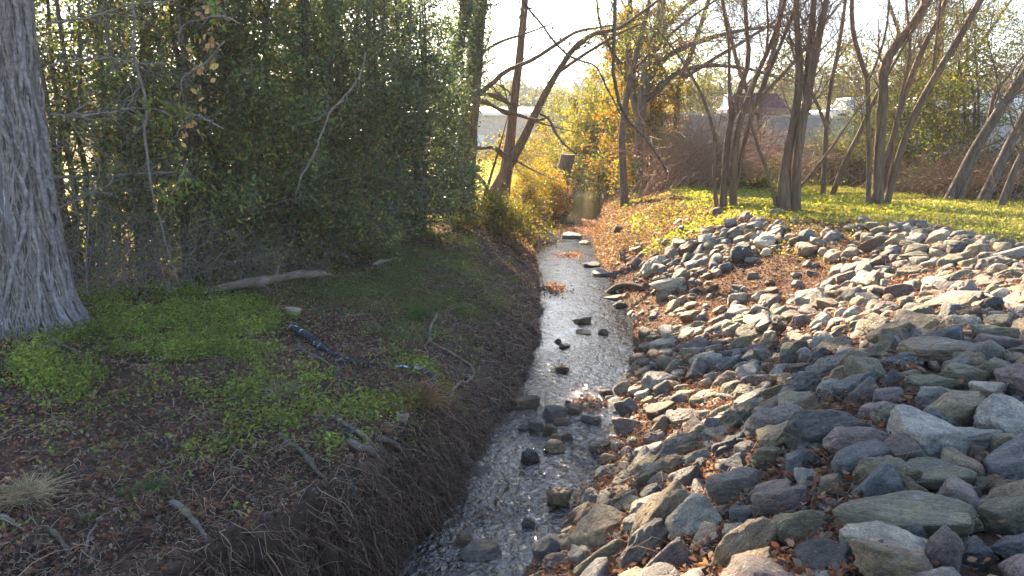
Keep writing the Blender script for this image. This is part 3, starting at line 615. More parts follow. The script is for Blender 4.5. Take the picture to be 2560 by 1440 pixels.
# shrubs on the far banks
GOLD = [(.27, .21, .03), (.20, .19, .03), (.34, .22, .03), (.13, .14, .03), (.38, .20, .04)]
RUST = [(.32, .12, .04), (.40, .17, .05), (.24, .08, .04), (.20, .17, .04)]
def far_shrub(label, px, py, h, rad, n, cols, size=.075, dy=0, name='shrub', **kw):
    g = ground(px, py); return evergreen(name, label, g[0], g[1]+dy, h, rad, n, cols, None, size, 'shrubs on the far creek banks', l2=600, low=.0, mat=M_weed, **kw)
far_shrub('golden-green shrub under the arching bare limb on the left bank', 1318, 545, 1.35, .85, 7000, GOLD[3:]+OLIVE+RUST[2:], .065)
for yy, off, hh, rd, nn, lab in [(35.5, .9, 1.3, .7, 4500, 'dark weedy shrub around the foot of the tall stump'), (32.5, .9, 1.0, .7, 4000, 'brown weedy shrub on the left bank just before the stump'), (40.5, .9, 1.5, .8, 4500, 'olive shrub on the left bank just past the stump')]:
    evergreen('shrub', lab, float(XL(yy))-off, yy, hh, rd, nn, OLIVE+RUST[2:]+GOLD[3:4], None, .085, 'shrubs on the far creek banks', l2=400, mat=M_weed)
far_shrub('low rusty shrub hugging the left bank beside the stump', 1378, 520, 1.4, .7, 5000, GOLD+RUST[:2], .065)
far_shrub('small olive bush left of the slim bare tree', 1225, 590, 1.0, .7, 3000, OLIVE, .07)
far_shrub('weedy bush on the shaded bank below the slim bare tree', 1275, 600, .8, .8, 4500, OLIVE+GOLD[:2], .06)
far_shrub('low yellow-green bush on the field edge behind the slim bare tree', 1262, 430, 1.5, 2.0, 3500, GOLD, .14)
far_shrub('low scrubby bush on the field edge left of the stump', 1350, 430, 1.6, 2.2, 4000, GOLD+OLIVE, .14)
far_shrub('tall golden-green shrub on the right bank beyond the bend', 1500, 490, 6.0, 2.0, 34000, GOLD[:4]+OLIVE, .14)
far_shrub('tallest olive shrub hung with rusty creeper, right of the creek', 1590, 480, 7.4, 1.6, 30000, OLIVE+GOLD[:2]+RUST[:2], .12)
far_shrub('low leafy shrub beside the water where the creek narrows from sight', 1500, 478, 1.2, .8, 4000, OLIVE+RUST[:1], .11, dy=3)
far_shrub('rounded yellow-green bush at the foot of the reddish brush', 1672, 462, 1.7, .9, 6000, YG+GOLD[:2], .08)
far_shrub('low clump of green leaves behind the first bare clump', 1880, 470, .55, .8, 4500, YG, .06)
far_shrub('rusty orange creeper column right of the creek, lit from behind', 1622, 470, 4.8, .7, 3800, RUST, .10)

# the bare multi-stemmed trees on the right bank
bt = dict(slim=.68, mat=M_barkwarm, tmat=M_twigdark, group='bare multi-stemmed trees on the right bank')
A_ = [px_stem(p, 20.5, 20.5+dz) for p, dz in [
 ([(1806, 530, 30), (1812, 430, 24), (1822, 330, 23), (1848, 230, 21), (1872, 150, 18), (1866, 70, 15), (1860, -60, 12)], .6),
 ([(1832, 530, 30), (1836, 420, 25), (1846, 320, 23), (1868, 250, 20), (1900, 170, 18), (1935, 90, 15), (1975, -40, 12)], -.4),
 ([(1792, 520, 18), (1785, 440, 14), (1788, 350, 13), (1765, 265, 11), (1738, 205, 9), (1690, 130, 7), (1640, 70, 5)], .8),
 ([(1845, 440, 16), (1862, 350, 16), (1890, 260, 15), (1935, 150, 14), (1985, 30, 12), (2010, -60, 10)], -.8),
 ([(1826, 300, 13), (1823, 200, 12), (1822, 110, 10), (1808, 20, 9), (1802, -60, 8)], .3),
 ([(1915, 130, 9), (1920, 60, 8), (1912, -50, 6)], 0)]]
bare_tree('multi_stemmed_tree', 'bare clump of four slim stems nearest the creek, on bright turf', A_, counts=(110, 420, 1100), L=(1.4, .8, .45), **bt)
B_ = [px_stem(p, 18.6, 18.6+dz) for p, dz in [
 ([(1960, 560, 62), (1960, 470, 50), (1968, 390, 36), (1985, 310, 30), (1998, 210, 28), (1996, 110, 24), (1990, 20, 20), (1996, -60, 17)], .3),
 ([(1990, 540, 36), (1992, 430, 32), (2004, 320, 30), (2022, 230, 28), (2042, 120, 26), (2062, 20, 22), (2078, -60, 20)], -.5),
 ([(2003, 340, 24), (2014, 250, 24), (2022, 150, 24), (2030, 60, 22), (2040, -60, 20)], .6),
 ([(1945, 540, 14), (1925, 450, 12), (1900, 380, 10), (1880, 320, 8), (1870, 260, 6)], .5),
 ([(1990, 480, 12), (2040, 420, 10), (2085, 360, 8), (2140, 280, 6), (2190, 220, 5)], -.5)]]
bare_tree('multi_stemmed_tree', 'thickest bare clump, standing at the edge of the upper rock pile', B_, counts=(110, 420, 1100), L=(1.4, .8, .45), **bt)
C_ = [px_stem(p, 25, 25+dz) for p, dz in [
 ([(2058, 480, 20), (2062, 400, 18), (2066, 310, 17), (2078, 210, 15), (2100, 100, 13), (2120, -50, 11)], .5),
 ([(2084, 480, 20), (2110, 410, 18), (2150, 330, 16), (2185, 250, 13), (2240, 150, 10), (2300, 50, 8)], -.5),
 ([(2066, 320, 14), (2045, 265, 12), (2015, 205, 10), (1985, 140, 8), (1970, 60, 6)], .8)]]
bare_tree('multi_stemmed_tree', 'slender bare clump farther back, between the two thick clumps', C_, counts=(90, 350, 900), L=(1.5, .8, .5), **bt)
D_ = [px_stem(p, 20.5, 20.5+dz) for p, dz in [
 ([(2195, 515, 42), (2196, 430, 36), (2202, 320, 34), (2208, 230, 33), (2212, 160, 34), (2255, 95, 33), (2300, 35, 31), (2345, -60, 28)], .4),
 ([(2170, 508, 18), (2172, 400, 16), (2170, 290, 16), (2168, 200, 17), (2148, 140, 16), (2130, 60, 16), (2132, -60, 14)], .6),
 ([(2218, 505, 26), (2245, 400, 24), (2285, 290, 24), (2345, 180, 24), (2395, 100, 23), (2440, 20, 22), (2490, -60, 19)], -.8),
 ([(2205, 480, 18), (2232, 350, 18), (2268, 220, 20), (2308, 120, 20), (2350, 40, 18), (2385, -60, 15)], .9),
 ([(2200, 440, 13), (2236, 320, 12), (2260, 210, 12), (2275, 130, 11), (2270, 50, 9)], .2),
 ([(2330, 240, 9), (2335, 150, 9), (2345, 60, 8)], 0),
 ([(2172, 200, 9), (2190, 160, 8), (2215, 75, 7), (2225, -40, 6)], .3)]]
bare_tree('multi_stemmed_tree', 'bare clump with kinked main stem and long stems leaning right', D_, counts=(120, 460, 1200), L=(1.5, .9, .5), **bt)
E_ = [px_stem(p, 22, 22+dz) for p, dz in [
 ([(2405, 440, 40), (2440, 370, 36), (2490, 290, 34), (2540, 215, 32), (2600, 130, 30), (2680, 20, 26)], -.6),
 ([(2470, 475, 38), (2505, 400, 34), (2545, 320, 32), (2590, 240, 30), (2660, 130, 26)], .4),
 ([(2430, 420, 16), (2470, 310, 14), (2485, 240, 12), (2520, 190, 9)], .6)]]
bare_tree('leaning_tree', 'dark trunks leaning right at the right edge of the photo', E_, M_bark, M_twig, slim=.7, counts=(70, 300, 800), L=(1.6, .9, .5))
E2 = [px_stem([(2500, 520, 24), (2535, 430, 22), (2580, 340, 20), (2640, 240, 18)], 19.5, 19)]
bare_tree('leaning_tree', 'slimmer leaning trunk nearest the turf at the right edge', E2, M_bark, M_twig, slim=.7, counts=(30, 120, 300), L=(1.2, .8, .5))
# tall bare trees behind, with drooping twigs
for pts, d, lab, bi in [
 ([[(1605, 470, 30), (1600, 330, 26), (1612, 200, 24), (1640, 90, 20), (1665, -60, 16)], [(1602, 330, 18), (1580, 220, 16), (1570, 100, 13), (1580, -60, 10)], [(1610, 210, 16), (1670, 140, 14), (1760, 100, 11), (1860, 75, 8), (1960, 65, 5)], [(1610, 260, 14), (1680, 190, 12), (1760, 165, 10), (1860, 170, 7), (1930, 190, 4)], [(1640, 100, 12), (1700, 30, 10), (1780, -30, 8)]], 33, 'tall grey bare tree rising behind the olive shrub', (.5, 0, -.1)),
 ([[(1900, 455, 18), (1895, 330, 16), (1910, 210, 14), (1940, 100, 12), (1960, -60, 9)], [(1900, 300, 12), (1850, 180, 10), (1820, 60, 8)], [(1905, 240, 10), (1980, 160, 9), (2060, 60, 7)]], 37, 'bare tree against the wall behind the thickest clump', (0, 0, 0)),
 ([[(2330, 465, 20), (2335, 330, 18), (2325, 210, 15), (2350, 100, 12), (2370, -60, 9)], [(2332, 300, 12), (2280, 180, 10), (2240, 60, 8)], [(2335, 240, 12), (2420, 150, 9), (2500, 40, 7)]], 32, 'bare tree behind the right-leaning stems', (0, 0, 0)),
 ([[(1700, 460, 18), (1690, 330, 16), (1700, 210, 14), (1740, 100, 12), (1790, -60, 9)], [(1695, 260, 12), (1650, 160, 10), (1600, 80, 8)], [(1702, 200, 10), (1780, 150, 9), (1880, 90, 7), (1990, 20, 5)]], 36, 'spreading bare tree behind the reddish brush', (.2, 0, -.1))]:
    bare_tree('background_tree', lab, [px_stem(p, d, d+R.uniform(-1, 1)) for p in pts], M_bark, M_twig, (80, 380, 1300), (2.4, 1.3, .8), bias=bi, group='tall bare trees behind the shrubs', up=.0, ang=(15, 50))
# leafy canopy fringe of the olive tree
bare_tree('background_tree', 'bare tree with scattered yellow-green leaves, above the golden shrub', [px_stem([(1560, 480, 20), (1555, 330, 17), (1575, 200, 15), (1600, 100, 12), (1640, -60, 9)], 30, 29), px_stem([(1572, 210, 9), (1530, 130, 8), (1500, 60, 6), (1490, -20, 4)], 30, 29), px_stem([(1580, 180, 9), (1650, 110, 8), (1720, 50, 6), (1790, 0, 4)], 30, 29)], M_bark, M_twig, (70, 300, 900), (1.5, 1.0, .6), group='tall bare trees behind the shrubs', up=.1, leaf=(4200, .10, YG+GOLD[:2], M_weed))
# brush thickets of thin reddish stems
for j, (px, py, n, L, lab, mt, lean) in enumerate([
 (1660, 478, 120, 2.9, 'reddish-brown arching brush just right of the olive shrub', M_twigred, (.5, 0, 1)),
 (1715, 474, 120, 2.8, 'dense reddish brush left of the first bare clump', M_twigred, (.5, 0, 1)),
 (1775, 468, 90, 2.3, 'reddish brush right behind the first bare clump', M_twigred, (.4, 0, 1)),
 (1900, 462, 90, 1.9, 'thin twiggy brush in front of the grey wall, left part', M_twigred, (.3, 0, 1)),
 (2000, 462, 90, 1.8, 'thin twiggy brush behind the thickest bare clump', M_twigred, (.3, 0, 1)),
 (2120, 468, 90, 1.7, 'thin twiggy brush in front of the grey wall, right part', M_twig, (.4, 0, 1)),
 (2240, 480, 110, 1.7, 'leaning brush right of the kinked bare clump', M_twigred, (.8, -.1, .8)),
 (2310, 488, 120, 1.7, 'tangled brown brush at the back of the turf', M_twigred, (.9, -.1, .8)),
 (2390, 490, 150, 1.6, 'tan bushy brush heap in front of the leaning trunks', M_twigred, (.6, -.2, .8)),
 (2465, 500, 150, 1.3, 'pale twiggy bush at the foot of the leaning trunks', M_twigred, (.2, -.2, 1)),
 (2540, 500, 120, 1.6, 'brown brush at the far right edge of the turf', M_twig, (.3, 0, 1))]):
    g = ground(px, py); brush('brush_thicket', lab, g[0], g[1]+.6, n, L*1.3, .6, mt, lean, 'brush', 'brush at the back of the right bank', r=.014, counts=(3, 2), droop=.35, jit=.42, leaf=(90, .06, GOLD+YG, M_weed))
# olive evergreens at the right end
for j, (px, py, dy, h, rad, n, lab) in enumerate([
 (2300, 482, 4.5, 3.6, 1.7, 7000, 'loose olive shrub behind the brush, right of the kinked clump'),
 (2400, 485, 3.5, 5.0, 1.8, 12000, 'tall loose olive evergreen behind the leaning trunks'),
 (2500, 490, 3.5, 6.6, 2.0, 15000, 'tallest olive evergreen at the right end of the brush'),
 (2610, 500, 3.0, 6.8, 2.0, 14000, 'olive evergreen cut by the right edge of the photo'),
 (2180, 474, 3.5, 1.7, 1.4, 4500, 'low dull green shrub in front of the grey wall')]):
    g = ground(px, py); evergreen('olive_shrub', lab, g[0], g[1]+dy, h, rad, n, OLIVE+GREENS[:2], None, .085, 'olive evergreens at the right end', l2=420, low=.0, mat=M_weed, spread=.18)

# ------------------------------------------------------------------ wall, building, vehicles, road, far wood
def box(x0, x1, y0, y1, z0, z1):
    V = np.array([[x, y, z] for z in (z0, z1) for y in (y0, y1) for x in (x0, x1)], float)
    F = np.array([[0, 2, 3, 1], [4, 5, 7, 6], [0, 1, 5, 4], [2, 6, 7, 3], [0, 4, 6, 2], [1, 3, 7, 5]]); return V, F
def bevel(o, w=.03, s=2):
    b = o.modifiers.new('bevel', 'BEVEL'); b.width = w; b.segments = s; b.limit_method = 'ANGLE'; return o
M_conc = noise_mat('pale weathered concrete', (.30, .29, .31), (.42, .40, .42), 1.2, .9, .3, stretch=(1, 1, .4), c3=(.20, .19, .19), s3=2.2)
M_cream = flat_mat('pale metal cladding', (.50, .44, .38), .6); M_white = flat_mat('white paint', (.78, .78, .80), .4, var=.04)
M_dark = flat_mat('dark trim', (.05, .05, .055), .5); M_asph = noise_mat('asphalt', (.045, .045, .05), (.07, .07, .075), 8, .9, .3)
M_kerb = noise_mat('kerb', (.42, .40, .36), (.55, .52, .46), 4, .85, .2)
def glass(name, c=(.08, .10, .12)):
    m, t = newmat(name); b = N_(t, 'ShaderNodeBsdfPrincipled'); b.inputs['Base Color'].default_value = (*c, 1); b.inputs['Roughness'].default_value = .08
    o = N_(t, 'ShaderNodeOutputMaterial'); t.links.new(b.outputs[0], o.inputs[0]); return m
M_glass = glass('tinted glass')
def wall():
    e = empty('retaining_wall', (7, 40.3, float(H(8, 39)))); tag(e, 'long pale grey concrete wall behind the bare trees', 'wall')
    b = np.array(e.location); parts = []; caps = []
    x = 6.3
    while x < 27:
        x1 = x+3.0; y = float(WALL_Y(x))-.15; 
        V, F = box(x, x1-.03, y-.12, y+.14, .3, 4.30-.02*(x-6)); parts.append((V, F))
        V, F = box(x-.02, x1-.01, y-.17, y+.19, 4.303-.02*(x-6), 4.42-.02*(x-6)); caps.append((V, F)); x = x1
    V, F = join(parts); mk('panels', V, F, M_conc, None, e, b, smooth=False); V, F = join(caps); mk('coping', V, F, M_kerb, None, e, b, smooth=False)
wall()
def car(name, label, x, y, rot, paint, L=4.4, Hc=1.45, suv=False, group=None, z=None):
    z = float(H(x, y)) if z is None else z
    e = empty(name, (x, y, z)); e.rotation_euler = (0, 0, rot); tag(e, label, 'car', group)
    hw = .88; hl = L/2; bz = .30; mz = .82 if not suv else .95
    prof = [(-hl, bz+.05), (-hl, mz-.05), (-hl*.93, mz), (-.55*hl if not suv else -.9*hl, mz+.02), (-.40*hl if not suv else -.84*hl, Hc-.04), (-.15*hl, Hc), (.18*hl, Hc-.03), (.42*hl, mz+.04), (.85*hl, mz-.10), (hl, mz-.28), (hl, bz+.08), (.9*hl, bz), (-.9*hl, bz)]
    n = len(prof); V = []
    for s in (-1, 1):
        for (a, c) in prof: V.append((a, s*(hw if c <= mz+.05 else hw*.78), c))
    F = [[i, (i+1) % n, n+(i+1) % n, n+i] for i in range(n)]
    me = bpy.data.meshes.new('body'); me.from_pydata(V, [], F+[list(range(n))[::-1], list(range(n, 2*n))]); me.materials.append(paint)
    o = bpy.data.objects.new('body', me); COL.objects.link(o); o.parent = e; bevel(o, .05, 3)
    i0, i1, i2, i3 = prof[3], prof[4], prof[6], prof[7]
    for s in (-1, 1):     # side glass, windscreen and rear window, each a thin pane 4 mm proud
        q = [(i0[0]+.12, mz+.08), (i1[0]+.05, Hc-.14), (i2[0], Hc-.14), (i3[0]-.22, mz+.08)]
        yy = lambda c: s*(hw*(1-.22*min(1, max(0, (c-mz-.03)/.25)))+.012)
        Vq = [(a, yy(c), c) for a, c in q]+[(a, yy(c)-s*.02, c) for a, c in q]
        mk('side_window', Vq, [[0, 1, 2, 3], [7, 6, 5, 4], [0, 4, 5, 1], [1, 5, 6, 2], [2, 6, 7, 3], [3, 7, 4, 0]], M_glass, None, e, smooth=False)
    for a, b_ in ((i2, i3), (i1, i0)):
        dx = .03 if b_[0] > a[0] else -.03; A0 = np.array([a[0]*.9+b_[0]*.1+dx, Hc-.1]); B0 = np.array([a[0]*.12+b_[0]*.88+dx, mz+.1])
        Vq = [(A0[0], -.6, A0[1]), (A0[0], .6, A0[1]), (B0[0], .72, B0[1]), (B0[0], -.72, B0[1])]; Vq += [(p[0]-dx*1.2, p[1], p[2]-.03) for p in Vq]
        mk('windscreen' if dx > 0 else 'rear_window', Vq, [[0, 1, 2, 3], [7, 6, 5, 4], [0, 4, 5, 1], [1, 5, 6, 2], [2, 6, 7, 3], [3, 7, 4, 0]], M_glass, None, e, smooth=False)
    for sx in (-.62, .62):
        for s in (-1, 1):
            c = np.array([[sx*hl, s*(hw-.22), .33], [sx*hl, s*(hw-.20), .33], [sx*hl, s*(hw+.01), .33], [sx*hl, s*(hw+.02), .33]])
            V_, F_ = tubes(c[None], np.array([[.05, .33, .33, .2]]), 20); o = mk('wheel', V_, F_, M_dark, None, e)
            c2 = np.array([[sx*hl, s*(hw+.0), .33], [sx*hl, s*(hw+.025), .33], [sx*hl, s*(hw+.03), .33]]); V_, F_ = tubes(c2[None], np.array([[.19, .19, .01]]), 14); mk('hubcap', V_, F_, M_kerb, None, o)
    for s in (-1, 1):
        V_, F_ = box(hl-.06, hl+.012, s*.62-.14, s*.62+.14, mz-.32, mz-.2); mk('headlight', V_, F_, M_white, None, e, smooth=False)
    return e
def paint(n, c):
    m, t = newmat(n); b = N_(t, 'ShaderNodeBsdfPrincipled'); b.inputs['Base Color'].default_value = (*c, 1); b.inputs['Roughness'].default_value = .28; b.inputs['Coat Weight'].default_value = .4
    o = N_(t, 'ShaderNodeOutputMaterial'); t.links.new(b.outputs[0], o.inputs[0]); return m
CG = 'vehicles parked above the grey wall'
car('parked_car', 'dark red car above the wall, seen left of the thickest bare clump', 12.9, 42.3, .1, paint('dark red paint', (.09, .02, .025)), suv=True, Hc=1.7, group=CG)
car('parked_car', 'pale silver car above the wall, seen left of the kinked clump', 17.6, 41.8, .15, paint('silver paint', (.62, .62, .70)), group=CG)
car('parked_car', 'white car above the wall, seen behind the kinked clump', 20.9, 41.6, .1, paint('white car paint', (.75, .75, .78)), group=CG)
car('parked_car', 'white car above the wall, farthest right of the row', 24.6, 41.2, .12, paint('white paint coat', (.75, .75, .78)), suv=True, Hc=1.65, group=CG)
# pale building and the road beyond the field
def building():
    c = P(1265, 397, 72); zb = float(H(c[0], 72)); e = empty('metal_building', (c[0], 72, zb)); tag(e, 'long pale low building beyond the field, behind the creek trees', 'building')
    x0, x1 = -13.5, 2.05; b = np.array(e.location); h = 3.9
    V, F = box(x0, x1, 72, 82, zb-.3, zb+h); mk('wall', V, F, M_cream, None, e, b, smooth=False)
    V, F = box(x0-.02, x1+.02, 71.96, 82.04, zb-.3, zb+.75); mk('base_band', V, F, M_dark if False else flat_mat('grey base', (.30, .29, .30), .8), None, e, b, smooth=False)
    V = [(x0-.3, 71.7, zb+h+.004), (x1+.3, 71.7, zb+h+.004), (x1+.3, 82.3, zb+h+.004), (x0-.3, 82.3, zb+h+.004), (x0-.3, 77, zb+h+.75), (x1+.3, 77, zb+h+.75)]
    me = bpy.data.meshes.new('roof'); me.from_pydata(V, [], [[0, 1, 5, 4], [2, 3, 4, 5], [0, 4, 3], [1, 2, 5], [3, 2, 1, 0]]); me.materials.append(M_white); o = bpy.data.objects.new('roof', me); COL.objects.link(o); o.parent = e; o.location = -b; 
    V, F = box(x0-.32, x1+.32, 71.6, 71.69, zb+h-.12, zb+h+.12); mk('gutter', V, F, M_white, None, e, b, smooth=False)
    V, F = box(-3.4, -2.4, 71.92, 71.955, zb, zb+2.1); mk('door', V, F, M_white, None, e, b, smooth=False)
    for x in (-6.5, -1.2): V, F = box(x, x+1.0, 71.93, 71.99, zb+1.3, zb+2.2); mk('window', V, F, M_glass, None, e, b, smooth=False)
building()
def strip(name, y0, y1, x0, x1, dz, mat, h=0):
    xs = np.linspace(x0, x1, 60); V = []
    for x in xs:
        for y in (y0, y1): V.append((x, y, float(max(H(x, y0), H(x, y1)))+dz))
    F = [[2*i, 2*i+2, 2*i+3, 2*i+1] for i in range(59)]
    tag(mk(name, V, F, mat, smooth=False), kind='structure')
strip('road', 88, 95, -60, 9.5, .03, M_asph)
def kerb():
    V, F = box(-60, 9.5, 87.6, 87.98, float(H(0, 88))-.2, float(H(0, 88))+.14); o = mk('kerb', V, F, M_kerb, smooth=False); tag(o, kind='structure')
kerb()
car('moving_car', 'blue-grey pickup-sized car on the road beyond the field', 3.6, 91.2, 0, paint('blue grey paint', (.14, .19, .24)), L=5.2, Hc=2.1, suv=True, z=float(H(3.6, 90))+.03)
def far_wood():
    cols = [(.045, .06, .03), (.06, .075, .03), (.085, .085, .04), (.11, .09, .06)]
    n = 620; x = R.uniform(-150, 190, n); y = R.uniform(125, 262, n); h = R.uniform(4, 9, n)*np.where(x > 15, 1.5, 1); C = []
    for i in range(n):
        m_ = 130; z0 = float(H(x[i], y[i])); a = R.normal(size=(m_, 3)); a = nrm(a)*R.uniform(.3, 1, (m_, 1)); C.append(np.array([x[i], y[i], z0+h[i]*.58])+a*np.array([h[i]*.33, h[i]*.33, h[i]*.5]))
    C = np.concatenate(C); tag(leafobj('distant_wood', M_weed, C, 1.15, cols, asp=.7), 'hazy grey-green wood on the hill beyond the road', 'wood', kind='stuff')
far_wood()
# a few trees and scrub at the field's end that stand out against the hill
for px, d, h, lab, cols in [(1240, 100, 8.5, 'pale yellow-green tree above the roof of the low building', YG), (1395, 108, 8, 'hazy green tree above the road, left of the golden shrub', GREENS[2:]), (1450, 60, 4.2, 'olive roadside tree behind the golden shrub', OLIVE), (1345, 101, 4.5, 'hazy bare-topped scrub tree behind the pickup', OLIVE),
   (1730, 70, 7.5, 'dull green tree beyond the wall above the reddish brush', OLIVE), (1950, 80, 9, 'rounded dark tree beyond the parked cars', GREENS), (2110, 76, 8, 'olive tree beyond the car park, right of the dark red car', OLIVE), (2300, 74, 8, 'olive tree beyond the row of white cars', OLIVE)]:
    p = P(px, 400, d); evergreen('far_tree', lab, p[0], d, h, h*.32, 3200, cols, None, .30, 'single trees beyond the field and car park', l2=260, low=.15, mat=M_weed, spread=.3, cat='tree')
# fence at the back of the field
def fence():
    b = sat(-3, 52); e = empty('wire_fence', b); tag(e, 'thin post and wire fence across the tan field', 'fence')
    for i in range(9):
        x = -7+i*1.45; g = sat(x, 52); V, F = tubes(np.array([[g+[0, 0, -.1], g+[0, .02, .6], g+[.02, 0, 1.15]]]), np.array([[.05, .05, .045]]), 8); mk('post', V, F, M_bark, None, e, b)
    for z in (.4, .75, 1.05):
        xs = np.linspace(-7.1, 4.6, 30); V, F = tubes(np.stack([xs, xs*0+51.95, H(xs, xs*0+52)+z+.02*np.sin(xs*4.3)], 1)[None], np.full((1, 30), .012), 4); mk('wire', V, F, M_dark, None, e, b)
fence()

# ------------------------------------------------------------------ rocks
import bmesh
def ico(sub):
    bm = bmesh.new(); bmesh.ops.create_icosphere(bm, subdivisions=sub, radius=1.0); bm.verts.ensure_lookup_table()
    V = np.array([v.co for v in bm.verts]); F = np.array([[v.index for v in f.verts] for f in bm.faces]); bm.free(); return V, F
ICO = {s: ico(s) for s in (2, 3, 5)}
def rock_shape(seed, sub, planes=11, rough=1.0, boxy=.3):
    rg = np.random.default_rng(seed); V, F = ICO[sub]; V = V.copy()
    N = nrm(rg.normal(size=(planes, 3))); dd = rg.uniform(.52, .86, planes)
    ax = np.array([[1, 0, 0], [-1, 0, 0], [0, 1, 0], [0, -1, 0], [0, 0, 1], [0, 0, -1.]]) + rg.normal(size=(6, 3))*.22
    N = np.vstack([N, nrm(ax)]); dd = np.r_[dd, rg.uniform(.58, .78, 6)]
    dots = V@N.T; t = np.where(dots > 1e-3, dd/np.maximum(dots, 1e-3), 9)
    kk = 44.0; r = -np.log(np.exp(-kk*np.minimum(t, 3)).sum(1)+np.exp(-kk*1.0))/kk     # soft minimum: edges a little worn
    V = V*r[:, None]
    o = rg.uniform(-50, 50, 3)
    d = np.array([mnoise.fractal(Vector((v*1.6+o).tolist()), 1.0, 2.0, 3) for v in V])*.075*rough
    if sub >= 4:
        d = d + np.array([mnoise.fractal(Vector((v*5+o).tolist()), .8, 2.0, 4) for v in V])*.040*rough
        st = np.sin((V@nrm(rg.normal(size=3)))*26+4*np.array([mnoise.noise(Vector((v*1.5+o).tolist())) for v in V]))*.006
        d = d+st*rough
    V = V + nrm(V)*d[:, None]
    mn, mx = V.min(0), V.max(0); V = (V-(mn+mx)/2)/((mx-mn)/2)     # unit half-extents
    return V, F
PROTO = []
for i in range(16):
    V, F = rock_shape(100+i, 5, 7+i % 6, .7+.6*(i % 3)/2)
    me = bpy.data.meshes.new('rock'); me.from_pydata(V.tolist(), [], F.tolist())
    me.polygons.foreach_set('use_smooth', np.ones(len(F), bool)); me.materials.append(M_rock)
    ca = me.color_attributes.new('Col', 'FLOAT_COLOR', 'POINT'); ca.data.foreach_set('color', np.ones(len(V)*4, np.float32)); me.update(); PROTO.append(me)
LOWP = [rock_shape(300+i, 3, 8, 1.0) for i in range(12)]; LOWQ = [rock_shape(400+i, 2, 8, .9) for i in range(10)]
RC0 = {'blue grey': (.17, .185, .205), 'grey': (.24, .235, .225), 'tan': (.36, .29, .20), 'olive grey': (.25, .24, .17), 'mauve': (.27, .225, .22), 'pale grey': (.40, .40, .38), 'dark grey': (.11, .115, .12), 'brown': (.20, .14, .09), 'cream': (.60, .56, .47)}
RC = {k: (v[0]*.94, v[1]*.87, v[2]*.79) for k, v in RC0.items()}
def frame(x, y, yaw, tilt=.25):
    h = .12; z = float(H(x, y)); gx = (float(H(x+h, y))-float(H(x-h, y)))/(2*h); gy = (float(H(x, y+h))-float(H(x, y-h)))/(2*h)
    gx = max(-1, min(1, gx)); gy = max(-1, min(1, gy))
    n = Vector((-gx*.8, -gy*.8, 1)).normalized() + Vector(R.normal(size=3)*tilt); n.normalize()
    xa = Vector((math.cos(yaw), math.sin(yaw), 0)); xa = (xa-n*xa.dot(n)).normalized(); ya = n.cross(xa)
    return Matrix((xa, ya, n)).transposed()
placed = []     # x, y, radius
ROCKS = []      # dict per individual rock
def add_rock(x, y, z, dims, yaw, col, proto, label=None, tilt=.22, sink=.3, name='rock', group='riprap rocks on the right bank', M=None):
    M = frame(x, y, yaw, tilt) if M is None else M
    loc = Vector((x, y, z + dims[2]*(1-2*sink)))
    ROCKS.append(dict(loc=loc, M=M, dims=dims, col=col, proto=proto, label=label, name=name, group=group))
    placed.append((x, y, max(dims[0], dims[1])*.9 if dims[0] < 1.8*dims[1] else (dims[0]+dims[1])*.45))
